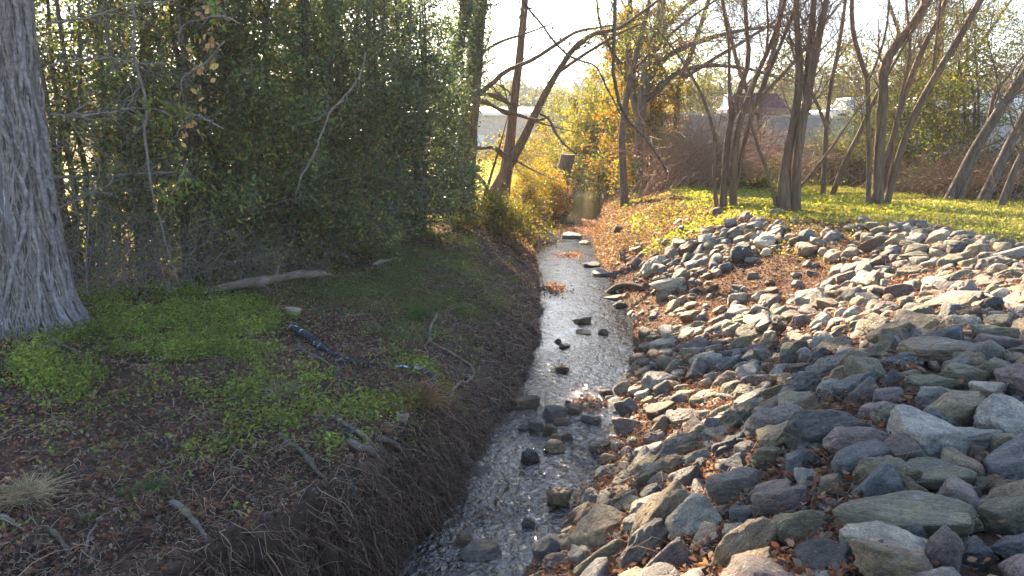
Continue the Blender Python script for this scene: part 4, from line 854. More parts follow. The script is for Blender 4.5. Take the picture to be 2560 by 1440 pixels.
# individually traced rocks: ends of the long axis, thickness in photograph pixels, colour, note
HAND = [
 (1338, 1388, 1414, 1384, 78, 'blue grey', 'blue-grey streaked block at the bottom of the creek, first of the bottom row'),
 (1418, 1400, 1502, 1396, 62, 'pale grey', 'pale faceted rock beside the blue-grey block at the bottom edge'),
 (2112, 1325, 2298, 1398, 78, 'cream', 'pale speckled tongue-shaped slab at the bottom edge, brightest rock'),
 (2100, 1285, 2405, 1320, 95, 'olive grey', 'largest dark olive slab, just above the pale tongue-shaped slab'),
 (2318, 1385, 2392, 1400, 120, 'mauve', 'pointed purple-grey rock right of the pale tongue-shaped slab'),
 (2262, 1350, 2312, 1360, 70, 'dark grey', 'dark wedge between the pale tongue slab and the pointed purple rock'),
 (2292, 1275, 2436, 1305, 72, 'tan', 'tan slab right of the largest dark olive slab'),
 (2438, 1285, 2568, 1315, 90, 'olive grey', 'brown and green-grey boulder near the bottom right corner'),
 (2480, 1395, 2620, 1385, 90, 'blue grey', 'blue-grey boulder in the bottom right corner'),
 (2400, 1385, 2470, 1395, 75, 'blue grey', 'blue-grey rock between the purple pointed rock and the corner boulder'),
 (1935, 1345, 2062, 1325, 98, 'olive grey', 'rounded olive boulder left of the largest dark slab'),
 (1885, 1285, 2015, 1265, 92, 'mauve', 'purple-grey boulder above and left of the rounded olive boulder'),
 (2085, 1195, 2214, 1125, 74, 'blue grey', 'long blue-grey boulder frosted with pale lichen'),
 (2216, 1145, 2304, 1135, 88, 'mauve', 'pinkish tan block touching the right end of the lichen boulder'),
 (2242, 1205, 2416, 1185, 50, 'olive grey', 'long low grey-green slab below the pinkish tan block'),
 (2370, 1140, 2502, 1075, 62, 'pale grey', 'smooth pale grey log-shaped rock pointing up right'),
 (2484, 1140, 2600, 1130, 68, 'olive grey', 'grey-green boulder at the right edge below the smooth pale rock'),
 (2480, 1225, 2580, 1240, 60, 'tan', 'tan rock at the right edge above the corner boulders'),
 (2196, 1055, 2284, 1055, 72, 'olive grey', 'grey-green block above the pinkish tan block'),
 (2304, 1055, 2466, 1018, 88, 'tan', 'broad rough tan boulder at the right, above the smooth pale rock'),
 (2288, 1008, 2382, 1000, 64, 'pale grey', 'pale round-topped rock above the broad rough tan boulder'),
 (2172, 1030, 2268, 975, 52, 'mauve', 'purple wedge leaning up right above the grey-green block'),
 (1906, 1010, 1996, 962, 46, 'olive grey', 'light olive slab leaning up right, over a dark block'),
 (1888, 1045, 1992, 1002, 50, 'dark grey', 'dark block under the light olive slab'),
 (1872, 1175, 1956, 1140, 72, 'olive grey', 'olive rock with a purple end, mid slope'),
 (1782, 1155, 1866, 1110, 62, 'dark grey', 'dark mossy rock in the middle of the lower slope'),
 (1668, 1345, 1798, 1290, 120, 'pale grey', 'big pale angular boulder with a whitish face, bottom row'),
 (1642, 1275, 1722, 1262, 72, 'mauve', 'mauve-grey rock above the big pale angular boulder'),
 (1548, 1278, 1620, 1270, 50, 'olive grey', 'lichen-green rock close to the lower creek edge'),
 (1500, 1250, 1548, 1246, 44, 'mauve', 'small mauve block at the lower creek edge'),
 (1606, 1250, 1664, 1246, 54, 'dark grey', 'dark grey block right of the lichen-green rock'),
 (1612, 1296, 1668, 1292, 50, 'mauve', 'small purple-brown block above the bottom row'),
 (1620, 1222, 1694, 1196, 34, 'mauve', 'long purple-brown sliver pointing up right'),
 (1690, 1215, 1768, 1196, 66, 'blue grey', 'knobbly dark blue-grey rock in the lower slope'),
 (1528, 1212, 1592, 1206, 50, 'olive grey', 'brownish rock at the creek edge above the lichen-green rock'),
 (1780, 1245, 1896, 1215, 96, 'grey', 'big smooth grey boulder, lower left of the slope'),
 (1818, 1312, 1892, 1305, 74, 'blue grey', 'dark blue-grey boulder in the bottom row'),
 (1560, 1326, 1624, 1318, 56, 'pale grey', 'pale broken rock left of the big pale boulder'),
 (1536, 1022, 1596, 1024, 52, 'grey', 'square grey block standing at the water, mid creek'),
 (1628, 985, 1674, 978, 42, 'grey', 'grey rock just above the square block'),
 (1610, 1108, 1660, 1104, 50, 'mauve', 'reddish block lit by the sun near the waterside brush'),
 (1662, 1112, 1722, 1098, 44, 'tan', 'long tan rock right of the reddish block'),
 (1730, 1112, 1776, 1086, 56, 'olive grey', 'upright olive rock right of the long tan rock'),
 (1776, 1140, 1858, 1128, 58, 'dark grey', 'dark boulder with a pale rim, mid slope'),
 (1634, 1062, 1682, 1060, 38, 'grey', 'angular grey-green rock above the reddish block'),
 (2252, 905, 2424, 858, 60, 'tan', 'longest sunlit tan slab, right side of the slope'),
 (2180, 868, 2280, 835, 66, 'tan', 'rough sunlit tan boulder left of the longest tan slab'),
 (2430, 852, 2536, 840, 56, 'olive grey', 'big square olive rock right of the longest tan slab'),
 (2326, 762, 2456, 746, 34, 'grey', 'flat grey paving-like slab, upper right slope'),
 (2394, 812, 2450, 800, 62, 'brown', 'brown upright rock under the flat grey slab'),
 (2262, 978, 2368, 962, 54, 'olive grey', 'light green-grey humped rock, right middle'),
 (2062, 918, 2132, 905, 42, 'tan', 'rounded tan rock lit from behind, centre of the slope'),
 (1978, 822, 2024, 795, 38, 'mauve', 'mauve wedge with a glaring white sunlit face'),
 (1900, 812, 1976, 785, 34, 'olive grey', 'flat olive slab tilted up right'),
 (2144, 628, 2202, 610, 36, 'brown', 'brown humped rock at the head of the slope'),
 (2472, 645, 2580, 640, 36, 'pale grey', 'long pale slab at the grass edge on the right'),
 (2466, 685, 2520, 678, 36, 'cream', 'round cream rock under the long pale slab'),
 (2244, 650, 2322, 640, 26, 'olive grey', 'flat olive rock at the top of the slope'),
 (2348, 710, 2438, 690, 36, 'olive grey', 'broad olive boulder below the grass edge'),
 (2088, 712, 2138, 694, 36, 'mauve', 'mauve rock near the top left of the main slope'),
 (1828, 650, 1876, 630, 42, 'dark grey', 'dark round boulder in the upper rock pile'),
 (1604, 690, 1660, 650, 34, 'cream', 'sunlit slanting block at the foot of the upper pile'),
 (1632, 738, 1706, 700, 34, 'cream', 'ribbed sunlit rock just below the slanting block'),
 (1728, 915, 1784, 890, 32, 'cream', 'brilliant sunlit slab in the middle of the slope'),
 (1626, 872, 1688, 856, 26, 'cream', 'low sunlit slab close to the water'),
 (1810, 838, 1852, 828, 34, 'pale grey', 'pale bluish rounded rock, centre left of the slope'),
 (1700, 640, 1750, 610, 30, 'brown', 'brown rock in the upper pile, left end'),
 (2440, 940, 2530, 925, 60, 'olive grey', 'dark green-grey rock above the right edge tan rock'),
 (2030, 1090, 2100, 1060, 56, 'tan', 'tan block among dead leaves, centre right'),
 (2050, 1240, 2110, 1210, 60, 'tan', 'yellowish rock left of the largest dark olive slab'),
 (1730, 1385, 1790, 1390, 40, 'blue grey', 'blue-grey rock cut by the bottom edge under the big pale boulder'),
]
def vground(px, py, water=False):
    return ground(px, py)
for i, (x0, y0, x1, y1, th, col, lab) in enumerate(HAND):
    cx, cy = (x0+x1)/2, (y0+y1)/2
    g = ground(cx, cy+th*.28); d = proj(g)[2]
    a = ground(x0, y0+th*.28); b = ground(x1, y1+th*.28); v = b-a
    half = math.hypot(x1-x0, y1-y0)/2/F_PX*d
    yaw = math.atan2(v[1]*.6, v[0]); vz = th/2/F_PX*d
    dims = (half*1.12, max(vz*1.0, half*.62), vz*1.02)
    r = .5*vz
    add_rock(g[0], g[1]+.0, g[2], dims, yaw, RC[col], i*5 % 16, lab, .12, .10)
    ROCKS[-1]['cn'] = col
NHAND = len(ROCKS)
# rocks standing in the creek (z = 0 at the water)
CREEK = [
 (1275, 1345, 1022, 34, 'brown', 'flat rusty brown rock in the creek by the left bank'), (1362, 1414, 1050, 42, 'grey', 'largest grey rock of the cluster in mid creek'),
 (1384, 1428, 1064, 22, 'brown', 'low brown rock leaning on the largest cluster rock'), (1404, 1426, 1030, 20, 'dark grey', 'small dark rock at the back of the creek cluster'),
 (1418, 1452, 1034, 30, 'tan', 'triangular tan rock at the back of the creek cluster'), (1322, 1360, 1080, 34, 'grey', 'grey knob left of the creek cluster'),
 (1288, 1328, 1076, 16, 'dark grey', 'low wet slab left of the grey knob'), (1358, 1396, 1090, 30, 'brown', 'brown rock in the middle of the creek cluster'),
 (1378, 1406, 1103, 22, 'tan', 'small tan rock between the brown ones'), (1402, 1434, 1106, 26, 'brown', 'narrow brown rock, right of the cluster'),
 (1360, 1412, 1132, 34, 'tan', 'pyramid-shaped tan rock, front of the cluster'), (1306, 1346, 1158, 40, 'dark grey', 'jagged dark rock standing alone left of the cluster front'),
 (1468, 1532, 1130, 24, 'dark grey', 'flat dark slab near the right edge of the creek'), (1450, 1506, 1056, 22, 'grey', 'low grey slab in riffles on the right of the creek'),
 (1368, 1430, 1268, 58, 'tan', 'big square tan block standing in the near creek'), (1304, 1336, 1320, 28, 'dark grey', 'small black rock low in the near creek'),
 (1434, 1478, 810, 20, 'brown', 'brown stone with a pointed top in the shallows'), (1440, 1478, 836, 12, 'tan', 'low stone just below the pointed brown one'), (1496, 1522, 838, 18, 'brown', 'round brown stone alone in the shallows, mid creek'),
 (1386, 1404, 858, 16, 'dark grey', 'small black stone, farther of the pair in mid creek'), (1398, 1426, 870, 14, 'dark grey', 'small black stone, nearer of the pair in mid creek'),
 (1388, 1420, 930, 18, 'brown', 'leaf-covered stone in mid creek'), (1534, 1566, 768, 20, 'dark grey', 'round dark stone in shallow sandy water at the right'), (1412, 1428, 1012, 14, 'dark grey', 'tiny dark stone above the creek cluster'),
 (1500, 1532, 990, 20, 'brown', 'brown stone at the right edge, mid creek'), (1512, 1540, 1000, 14, 'pale grey', 'small pale stone beside the brown one at the right edge'), (1150, 1256, 1398, 36, 'grey', 'smooth rounded grey rock awash at the bottom edge'),
 (1140, 1180, 1360, 34, 'tan', 'tan rock in dark water near the bottom edge'), (998, 1028, 1296, 20, 'cream', 'small pale stone in the dark water under the left bank'), (860, 905, 1350, 30, 'dark grey', 'grey stone in the shadow under the left bank'),
 (1210, 1250, 1055, 18, 'dark grey', 'wet dark stone at the foot of the left bank'), (1170, 1225, 1185, 14, 'grey', 'flat stone at the left waterline below the roots'),
 (1515, 1560, 750, 12, 'brown', 'long dark stone lying across the right shallows'), (1405, 1455, 596, 16, 'grey', 'flat rock on the leafy bar far up the creek'), (1448, 1478, 612, 12, 'tan', 'tan stone at the tip of the far leafy bar'), (1530, 1560, 625, 26, 'brown', 'brown boulder on the right shore far up the creek'),
 (1460, 1500, 668, 14, 'dark grey', 'dark flat stone on the right shore, far creek'), (1480, 1530, 690, 14, 'mauve', 'pinkish flat stone on the right shore, far creek'), (1408, 1440, 560, 14, 'brown', 'dark lump at the head of the leafy bar'), (1330, 1360, 612, 10, 'brown', 'low dark stone by the left shore, far creek')]
for i, (x0, x1, yb, th, col, lab) in enumerate(CREEK):
    r_ = ray((x0+x1)/2, yb-th*.12); t = CAM_H/-r_[2]; g = np.array([r_[0]*t, r_[1]*t, 0]); zb = float(H(g[0], g[1]))
    d = proj(g)[2]; half = (x1-x0)/2/F_PX*d; vz = th/2/F_PX*d
    zc = max(zb, -.04); m = Matrix.Rotation(R.uniform(-.5, .5), 3, 'Z') @ Matrix.Rotation(R.uniform(-.15, .15), 3, 'X')
    add_rock(g[0], g[1]+half*.4, zc, (half*1.08, half*.9, vz*.95+.02), 0, tuple(c*.8 for c in RC[col]), (i*7+3) % 16, lab, sink=.22, group='stones standing in the creek', M=m)
    ROCKS[-1]['cn'] = col
# the rest of the riprap, dart throwing over the slope
LIT = R.random
def zone(px, py, X, Y):
    inA = inpoly(px, py, ripA); inB = inpoly(px, py, ripB)
    return inA, inB
cand = 90000
cx = R.uniform(-.5, 13, cand); cy = R.uniform(2.2, 22, cand); cz = H(cx, cy)
ppx, ppy, pd = proj(np.stack([cx, cy, cz], 1)); inA, inB = zone(ppx, ppy, cx, cy)
side = cx - XR(cy); tt = side/WR(cy)
strip_ = (side > -.05) & (tt < 1.02) & (cy < 21) & ~inA & ~inB & (ppx > 1500)
ok = ((inA | inB) & (side > -.15)) | (strip_ & (R.random(cand) < .035))
pockets = fbm(cx*1.1, cy*1.1, 91, 3)
fill = []
cell = {}
def near(x, y):
    for a in (-1, 0, 1):
        for b in (-1, 0, 1):
            for q in cell.get((int(x*2)+a, int(y*2)+b), ()): yield q
for q in placed: cell.setdefault((int(q[0]*2), int(q[1]*2)), []).append(q)
for big in (1, 0):
    for i in range(cand):
        if not ok[i] or (i % 4 == 0) != bool(big): continue
        x, y = cx[i], cy[i]
        s = (.09+.09*R.random()**1.6 if big else .04+.065*R.random())
        s *= np.interp(y, [3, 8, 14, 20], [1.12, 1.05, 1.0, 1.0])*(.75 if side[i] < .5 else 1.0)
        if big and R.random() < .03: s *= 1.3
        if pockets[i] > (.34 if big else .2) and R.random() < .85: continue
        if any((q[0]-x)**2+(q[1]-y)**2 < (.80*(q[2]+s))**2 for q in near(x, y)): continue
        q = (x, y, s); cell.setdefault((int(x*2), int(y*2)), []).append(q); fill.append((x, y, cz[i], s))
cn_all = list(RC); cw = np.array([.10, .19, .22, .17, .10, .08, .05, .06, .03]); cw /= cw.sum()
fr = []
for (x, y, z, s) in fill:
    el = R.uniform(1.0, 1.5); fl = R.uniform(.6, 1.0)
    a, b, dep = proj(np.array([x, y, z])); vis = (-20 < a < 2590) and (380 < b < 1480)
    fr.append((s/dep*(1 if vis else 0), x, y, z, s, el, fl, cn_all[R.choice(len(cn_all), p=cw)], R.uniform(0, math.pi)))
fr.sort(key=lambda q: -q[0])
NI = 300-NHAND
for (sz, x, y, z, s, el, fl, cn, yaw) in fr[:NI]:
    c = tuple(np.array(RC[cn])*R.uniform(.8, 1.2)); add_rock(x, y, z, (s*el**.5*1.05, s/el**.5*1.05, s*fl*.85), yaw*.6-.4, c, int(R.integers(16)), None, .32, .22); ROCKS[-1]['cn'] = cn
# labels for the untraced rocks from their own size, colour, shape and place
def place_word(a, b):
    row = 0 if b < 700 else 1 if b < 850 else 2 if b < 1000 else 3 if b < 1150 else 4 if b < 1290 else 5
    colm = 0 if a < 1560 else 1 if a < 1720 else 2 if a < 1880 else 3 if a < 2040 else 4 if a < 2200 else 5 if a < 2380 else 6
    rows = ['topmost', 'upper', 'upper middle', 'lower middle', 'lower', 'bottom']
    cols_ = ['at the creek edge', 'near the creek', 'left of centre', 'at centre', 'right of centre', 'well to the right', 'at the right edge']
    return rows[row], cols_[colm]
keys = {}
for r_ in ROCKS:
    if r_['label']: continue
    a, b, dep = proj(np.array(r_['loc'])); dm = r_['dims']; r_['sx'] = float(a); r_['sy'] = float(b)
    size = 'large' if max(dm) > .27 else 'mid-sized' if max(dm) > .19 else 'small'
    shp = 'flat' if dm[2] < .55*dm[1] else 'long' if dm[0] > 1.5*dm[1] else 'blocky'
    k = (size, shp, r_['cn'])+place_word(a, b); keys.setdefault(k, []).append(r_)
ordn = ['leftmost', 'second from left', 'third from left', 'fourth from left', 'fifth from left', 'sixth from left', 'seventh from left']
for k, lst in keys.items():
    lst.sort(key=lambda q: q['sx'])
    for j, q in enumerate(lst):
        t = f"{k[0]} {k[1]} {k[2]} rock, {k[3]} slope {k[4]}"
        if len(lst) > 1: t += ', ' + (ordn[j] if j < len(lst)-1 else 'rightmost')
        q['label'] = t
for q in ROCKS:
    o = bpy.data.objects.new(q['name'], PROTO[q['proto']]); COL.objects.link(o)
    o.matrix_world = Matrix.Translation(q['loc']) @ q['M'].to_4x4() @ Matrix.Diagonal((*q['dims'], 1))
    o.color = (*q['col'], 1); tag(o, q['label'], 'rock', q['group'])
def scatter_mesh(name, items, protos, mat, label, cat):
    Vs, Fs, Cs, off = [], [], [], 0
    for (sz, x, y, z, s, el, fl, cn, yaw) in items:
        V, F = protos[int(R.integers(len(protos)))]; M = np.array(frame(x, y, yaw, .35)); dm = np.array([s*el**.5*1.05, s/el**.5*1.05, s*fl*.85])
        Vs.append((V*dm)@M.T + np.array([x, y, z+dm[2]*.5])); Fs.append(F+off); off += len(V)
        Cs.append(np.repeat(np.array([RC[cn]])*R.uniform(.8, 1.2), len(V), 0))
    o = mk(name, np.concatenate(Vs), np.concatenate(Fs), mat, np.concatenate(Cs)); o['kind'] = 'stuff'; tag(o, label, cat); return o
scatter_mesh('riprap_stones', fr[NI:], LOWP, M_rocks, 'smaller grey and tan stones filling the rock slope between the larger rocks', 'stones')
# gravel and pebbles on the slope, the shore and the stream bed
gi = []
for i in range(60000):
    if len(gi) > 2600: break
    x = R.uniform(-1.5, 9); y = R.uniform(3, 24); sd_ = x-float(XR(y)); sl = float(XL(y))-x
    a, b, dep = proj(np.array([x, y, float(H(x, y))]))
    if sd_ > 0 and not (inpoly(np.array([a]), np.array([b]), ripA)[0] or inpoly(np.array([a]), np.array([b]), ripB)[0] or R.random() < .15): continue
    if sl > -.02: continue
    if sd_ < 0 and R.random() < .55: continue
    gi.append((0, x, y, float(H(x, y)), R.uniform(.012, .05), R.uniform(1, 1.6), R.uniform(.5, .9), cn_all[R.choice(len(cn_all), p=cw)], R.uniform(0, 3.1)))
scatter_mesh('gravel', gi, LOWQ, M_rocks, 'loose gravel and pebbles between the rocks and on the stream bed', 'gravel')

ci = []
while len(ci) < 2600:
    y = 2.8+(20-2.8)*R.random()**1.5; x = float(XL(y))-R.random()**1.5*float(FW(y))*1.25+.04; ci.append((0, x, y, float(H(x, y))-.01, R.uniform(.012, .055), R.uniform(1, 1.5), R.uniform(.5, .9), 'soil', R.uniform(0, 3.1)))
RC['soil'] = (.075, .05, .036)
scatter_mesh('soil_clods', ci, LOWQ, M_rocks, 'crumbling dark soil clods on the cut face of the left bank', 'soil')

# ------------------------------------------------------------------ ground cover, leaf litter, dead stems, roots
def world_pts(n, x0, x1, y0, y1, power=1.0):
    y = y0+(y1-y0)*R.random(n)**power; x = R.uniform(x0, x1, n); z = H(x, y); px, py, d = proj(np.stack([x, y, z], 1)); return x, y, z, px, py, d
# fallen leaves
x, y, z, px, py, d = world_pts(330000, -9, 8, 2.8, 25, 1.7)
a = XL(y)-x; b = x-XR(y); tR = b/WR(y); rip = inpoly(px, py, ripA) | inpoly(px, py, ripB)
dens = np.where(a > .05, .8+.35*fbm(x*.9, y*.9, 101), 0) + np.where(b > 0, np.where(tR < 1, np.where(rip, .8+.6*fbm(x*1.1, y*1.1, 91, 3), .95), .06), 0)
k = (R.random(len(x)) < dens*1.0) & ~((a > 0) & (y > 20) & (a > 3))
x, y, z, rip, b = x[k], y[k], z[k], rip[k], b[k]
zz = z + R.uniform(.004, .03, len(x)) + np.where(rip & (b > 0), R.uniform(0, .07, len(x)), 0)
BR = [(.17, .075, .045), (.24, .11, .055), (.12, .065, .045), (.28, .16, .095), (.20, .14, .11), (.34, .25, .17), (.09, .06, .05)]
tag(leafobj('leaf_litter', M_dry, np.stack([x, y, zz], 1), .041, BR, (3, 3, 3, 2, 2, 1, 3), asp=.6, flat=.9, hexa=True), 'brown and rusty fallen leaves over both banks and between the rocks', 'leaf litter', kind='stuff')
x, y, z, px, py, d = world_pts(120000, -1, 9, 20, 50); a = XL(y)-x; b = x-XR(y); k = ((a > 0) & (a < 1.6)) | ((b > 0) & (b < WR(y)*.85) & (R.random(len(x)) < .8)); x, y, z = x[k], y[k], z[k]
tag(leafobj('bank_litter', M_dry, np.stack([x, y, z+R.random(len(x))*.12], 1), .085, BR+[(.16, .15, .05)], None, asp=.5, flat=.4), 'rusty leaves and withered weeds on the far creek banks', 'leaf litter', kind='stuff')
# twiglets
def strands(name, label, cat, B, D, L, r, cols, droop=.5, k=6, mat=M_thread, wts=None, wob=.10):
    n = len(B); s = np.linspace(0, 1, k)[None, :, None]; L = np.asarray(L)[:, None, None]
    dn = np.zeros((n, 1, 3)); dn[..., 2] = -1
    Q = B[:, None]+nrm(D)[:, None]*L*s + (dn*droop+R.normal(size=(n, 1, 3))*.3)*L*s**2 + np.cumsum(R.normal(size=(n, k, 3))*wob, 1)*L
    zg = H(Q[..., 0], Q[..., 1])
    Rr = np.linspace(1, .35, k)[None]*np.asarray(r)[:, None]; V, F = tubes(Q, Rr, 3)
    o = mk(name, V, F, mat, np.repeat(pal(n, cols, wts, .5), k*3, 0), smooth=True); o['kind'] = 'stuff'; tag(o, label, cat); return o
STR = [(.28, .17, .11), (.34, .25, .17), (.16, .10, .075), (.42, .34, .25), (.11, .075, .06)]
x, y, z, px, py, d = world_pts(110000, -7, 1.0, 2.6, 20, 1.6); a = XL(y)-x; fw = FW(y)
dens = np.exp(-np.maximum(a-fw*.6, 0)/1.0)*.95+.16; k = (a > -.03) & (R.random(len(x)) < dens); x, y, z, a = x[k], y[k], z[k], a[k]
n = len(x); D = np.stack([R.uniform(-.5, 1.2, n), R.normal(size=n)*.9-.2, R.uniform(-.3, .7, n)], 1)
strands('dead_grass_stems', 'matted dead stems and rootlets hanging over the left bank', 'dead stems', np.stack([x, y, z+.015], 1), D, R.uniform(.06, .26, n)*np.where(R.random(n) < .06, 2, 1), R.uniform(.0015, .004, n), STR, .65)
# rootlets under the lip
n = 9500; y = R.uniform(2.8, 10.5, n); x = XL(y)-R.uniform(-.03, .30, n); z = H(x, y)-R.uniform(0, .15, n)
strands('hanging_rootlets', 'dark fibrous rootlets hanging beneath the lip of the undercut left bank', 'rootlets', np.stack([x, y, z], 1), np.stack([R.uniform(-.2, .8, n), R.normal(size=n)*.8, R.uniform(-1, .3, n)], 1), R.uniform(.06, .36, n), R.uniform(.0015, .005, n)*np.where(R.random(n) < .08, 2.2, 1), [(.12, .08, .06), (.18, .12, .085), (.08, .055, .045), (.24, .17, .12)], 1.0, 6)
# twigs over the right slope and upper litter
x, y, z, px, py, d = world_pts(9000, .2, 8, 3, 22); b = x-XR(y); k = (b > 0) & (b < WR(y)*1.02); x, y, z = x[k], y[k], z[k]; n = len(x)
strands('fallen_twigs', 'thin dry twigs and vines lying over the rock slope', 'twigs', np.stack([x, y, z+R.uniform(.02, .12, n)], 1), R.normal(size=(n, 3))*[1, 1, .35], R.uniform(.08, .35, n), R.uniform(.0012, .003, n), STR+[(.30, .14, .08)], .15)
# bright weeds on the left bank
zw_ = [(-20, 835), (200, 840), (250, 800), (170, 705), (440, 715), (600, 745), (705, 800), (690, 900), (640, 1010), (430, 985), (300, 1050), (130, 1050), (60, 960), (-20, 900)]
zg_ = [(760, 640), (860, 590), (1010, 585), (1180, 640), (1290, 700), (1260, 790), (1130, 850), (980, 870), (860, 800), (700, 760), (560, 740), (640, 700)]
x, y, z, px, py, d = world_pts(90000, -11, 1.0, 3.2, 25, 1.2); a = XL(y)-x
nz = fbm(x*1.4, y*1.4, 111, 4)
dens = np.where(inpoly(px, py, zw_), np.clip(.55+2.2*nz, 0, 1), 0)+np.where(inpoly(px, py, zg_), np.clip(.55+1.3*nz, 0, 1), 0)+np.where((px < -20) & (y > 6), .3, 0)+np.clip(nz-.05, 0, 1)*1.1*(py < 1180)*(px < 1200)+.025
k = (a > .15) & (R.random(len(x)) < dens*.75) & (py < 1330); x, y, z, px, py, nz = x[k], y[k], z[k], px[k], py[k], nz[k]
def weeds(name, label, x, y, z, per, spread, hmax, size, cols, mat=M_weed, cat='weeds', wts=None, asp=.5):
    n = len(x); C = np.repeat(np.stack([x, y, z], 1), per, 0); C[:, :2] += R.normal(size=(n*per, 2))*spread; hh = np.repeat(R.uniform(.3, 1, n)*hmax, per); C[:, 2] = H(C[:, 0], C[:, 1])+.01+hh*R.random(n*per)
    o = leafobj(name, mat, C, size, cols, wts, asp=asp, flat=.6); tag(o, label, cat, kind='stuff'); return o
WG = [(.14, .18, .04), (.20, .25, .05), (.09, .12, .03), (.25, .29, .06), (.20, .18, .05)]
kb = inpoly(px, py, zg_)
weeds('bright_weeds', 'bright green low weeds spreading from the big trunk over the left bank', x[~kb], y[~kb], z[~kb], 13, .06, .19, .040, WG)
weeds('bank_weeds', 'dull green small-leaved weeds on the slope below the thicket', x[kb], y[kb], z[kb], 12, .07, .10, .034, [(.10, .14, .04), (.13, .17, .055), (.07, .10, .035), (.18, .18, .06), (.16, .12, .05)])
# turf and clover on the right terrace
x, y, z, px, py, d = world_pts(260000, 1.5, 27, 7, 43, .9); b = x-XR(y); tR = b/WR(y)
rip = inpoly(px, py, ripA) | inpoly(px, py, ripB); nz = fbm(x*1.0, y*1.0, 121, 4)
dens = np.where(rip, 0, np.where(tR > .92, .9, np.where(y > 14, np.clip((tR-.5)*1.6+nz*.8, 0, 1), np.clip((tR-.35)*.9+nz*1.0, 0, .8))))
dens = np.where((y > 21) & (b > .2) & (tR < 1), np.clip(.05+tR*.6+nz, 0, 1), dens)
k = (b > .1) & (R.random(len(x)) < dens) & (y < 38) & ~((x > 6) & (y > WALL_Y(x)-.5)) ; x, y, z = x[k], y[k], z[k]
n = len(x); mound = .05+.06*np.clip(fbm(x*1.6, y*1.6, 123, 3), 0, 1)
C = np.stack([x, y, z+R.random(n)*mound*1.5], 1)
tag(leafobj('clover_turf', M_grass, C, .06, [(.17, .175, .045), (.22, .21, .05), (.11, .115, .03), (.28, .24, .07), (.31, .24, .11)], (3, 3, 2, 2, 1), asp=.5, flat=.2), 'sunlit yellow-green turf and clover on the right terrace', 'turf', kind='stuff')
x, y, z, px, py, d = world_pts(90000, 3, 26, 8, 36, 1.0); tR = (x-XR(y))/WR(y); k = (tR > .9) & ~inpoly(px, py, ripA) & ~inpoly(px, py, ripB); x, y, z = x[k], y[k], z[k]; n = len(x)
V, F = leafmesh(np.stack([x, y, z+.05], 1), np.stack([R.normal(size=n)*.4, R.normal(size=n)*.4, np.ones(n)], 1), R.normal(size=(n, 3)), R.uniform(.07, .16, n), R.uniform(.008, .014, n), 0)
tag(mk('grass_blades', V, F, M_grass, np.repeat(pal(n, [(.15, .18, .045), (.20, .22, .055), (.27, .24, .10)]), 4, 0), smooth=False), 'short upright grass blades on the right terrace', 'grass', kind='stuff')
x, y, z, px, py, d = world_pts(90000, 1.5, 14, 17, 46, 1.0); b = x-XR(y); k = (b/WR(y) > .28+.2*fbm(x, y, 128, 2)) & (b < 7) & ~((x > 6) & (y > WALL_Y(x)-.5)) & ~inpoly(px, py, ripB) & ~inpoly(px, py, ripA) & (fbm(x*.8, y*.8, 125, 3) > -.35); x, y, z = x[k], y[k], z[k]; n = len(x)
C = np.stack([x, y, z+R.random(n)*(.06+.16*np.clip(fbm(x*1.2, y*1.2, 126, 3)+.3, 0, 1))], 1)
tag(leafobj('mounded_clover', M_grass, C, .075, [(.17, .20, .04), (.22, .24, .05), (.12, .14, .03), (.29, .26, .07), (.28, .16, .06)], (3, 3, 2, 2, 1), asp=.55, flat=.3), 'thick mounded clover on the creek side of the right bank', 'clover', kind='stuff')
# straw grass of the field beyond the thicket
x, y, z, px, py, d = world_pts(150000, -16, 8, 23, 82, 1.6); a = XL(y)-x; k = (a > .8); x, y, z, d = x[k], y[k], z[k], d[k]; n = len(x)
V, F = leafmesh(np.stack([x, y, z+.06], 1), np.stack([R.normal(size=n)*.6, R.normal(size=n)*.6, np.ones(n)], 1), R.normal(size=(n, 3)), R.uniform(.1, .3, n)*(1+d/60), R.uniform(.01, .02, n)*(1+d/40), 0)
tag(mk('field_grass', V, F, M_grass, np.repeat(pal(n, [(.42, .34, .14), (.50, .42, .20), (.30, .28, .09), (.22, .24, .06)]), 4, 0), smooth=False), 'straw-yellow grass of the field beyond the creek trees', 'grass', kind='stuff')

# single grass tufts
def tuft(label, px, py, r, n, L, cols, name='grass_tuft', group='single grass tufts on the left bank', wid=.006):
    g = ground(px, py); B = np.repeat(g[None], n, 0)+R.normal(size=(n, 3))*[r*.25, r*.25, 0]
    D = nrm(np.stack([R.normal(size=n)*.6, R.normal(size=n)*.6, np.full(n, .9)], 1)); s = np.linspace(0, 1, 5)[None, :, None]; LL = R.uniform(.5, 1.1, n)[:, None, None]*L
    Q = B[:, None]+D[:, None]*LL*s; out = D.copy(); out[:, 2] = -1.1; Q = Q+out[:, None]*LL*.4*s**2
    V, F = tubes(Q, np.linspace(1, .2, 5)[None]*np.full((n, 1), wid*.5), 3)
    o = mk(name, V-g, F, M_grass, np.repeat(pal(n, cols), 15, 0)); o.location = g; tag(o, label, 'grass tuft', group)
FG = [(.19, .23, .12), (.25, .29, .16), (.13, .17, .08)]; BLN = [(.46, .40, .28), (.38, .31, .20), (.55, .48, .36)]
tuft('fine green grass tuft in the lower left, right one of the pair', 385, 1222, .12, 260, .17, FG)
tuft('fine green grass tuft in the lower left, left one of the pair', 318, 1240, .10, 150, .13, FG)
tuft('pale blond dead grass clump at the lower left edge', 70, 1250, .2, 420, .30, BLN)
tuft('small green tuft below the pair of fine tufts', 225, 1300, .08, 90, .12, FG)
tuft('grass tuft on the slope beyond the pale curved root stick', 1050, 800, .2, 160, .42, [(.10, .17, .05), (.16, .22, .07)], wid=.01)
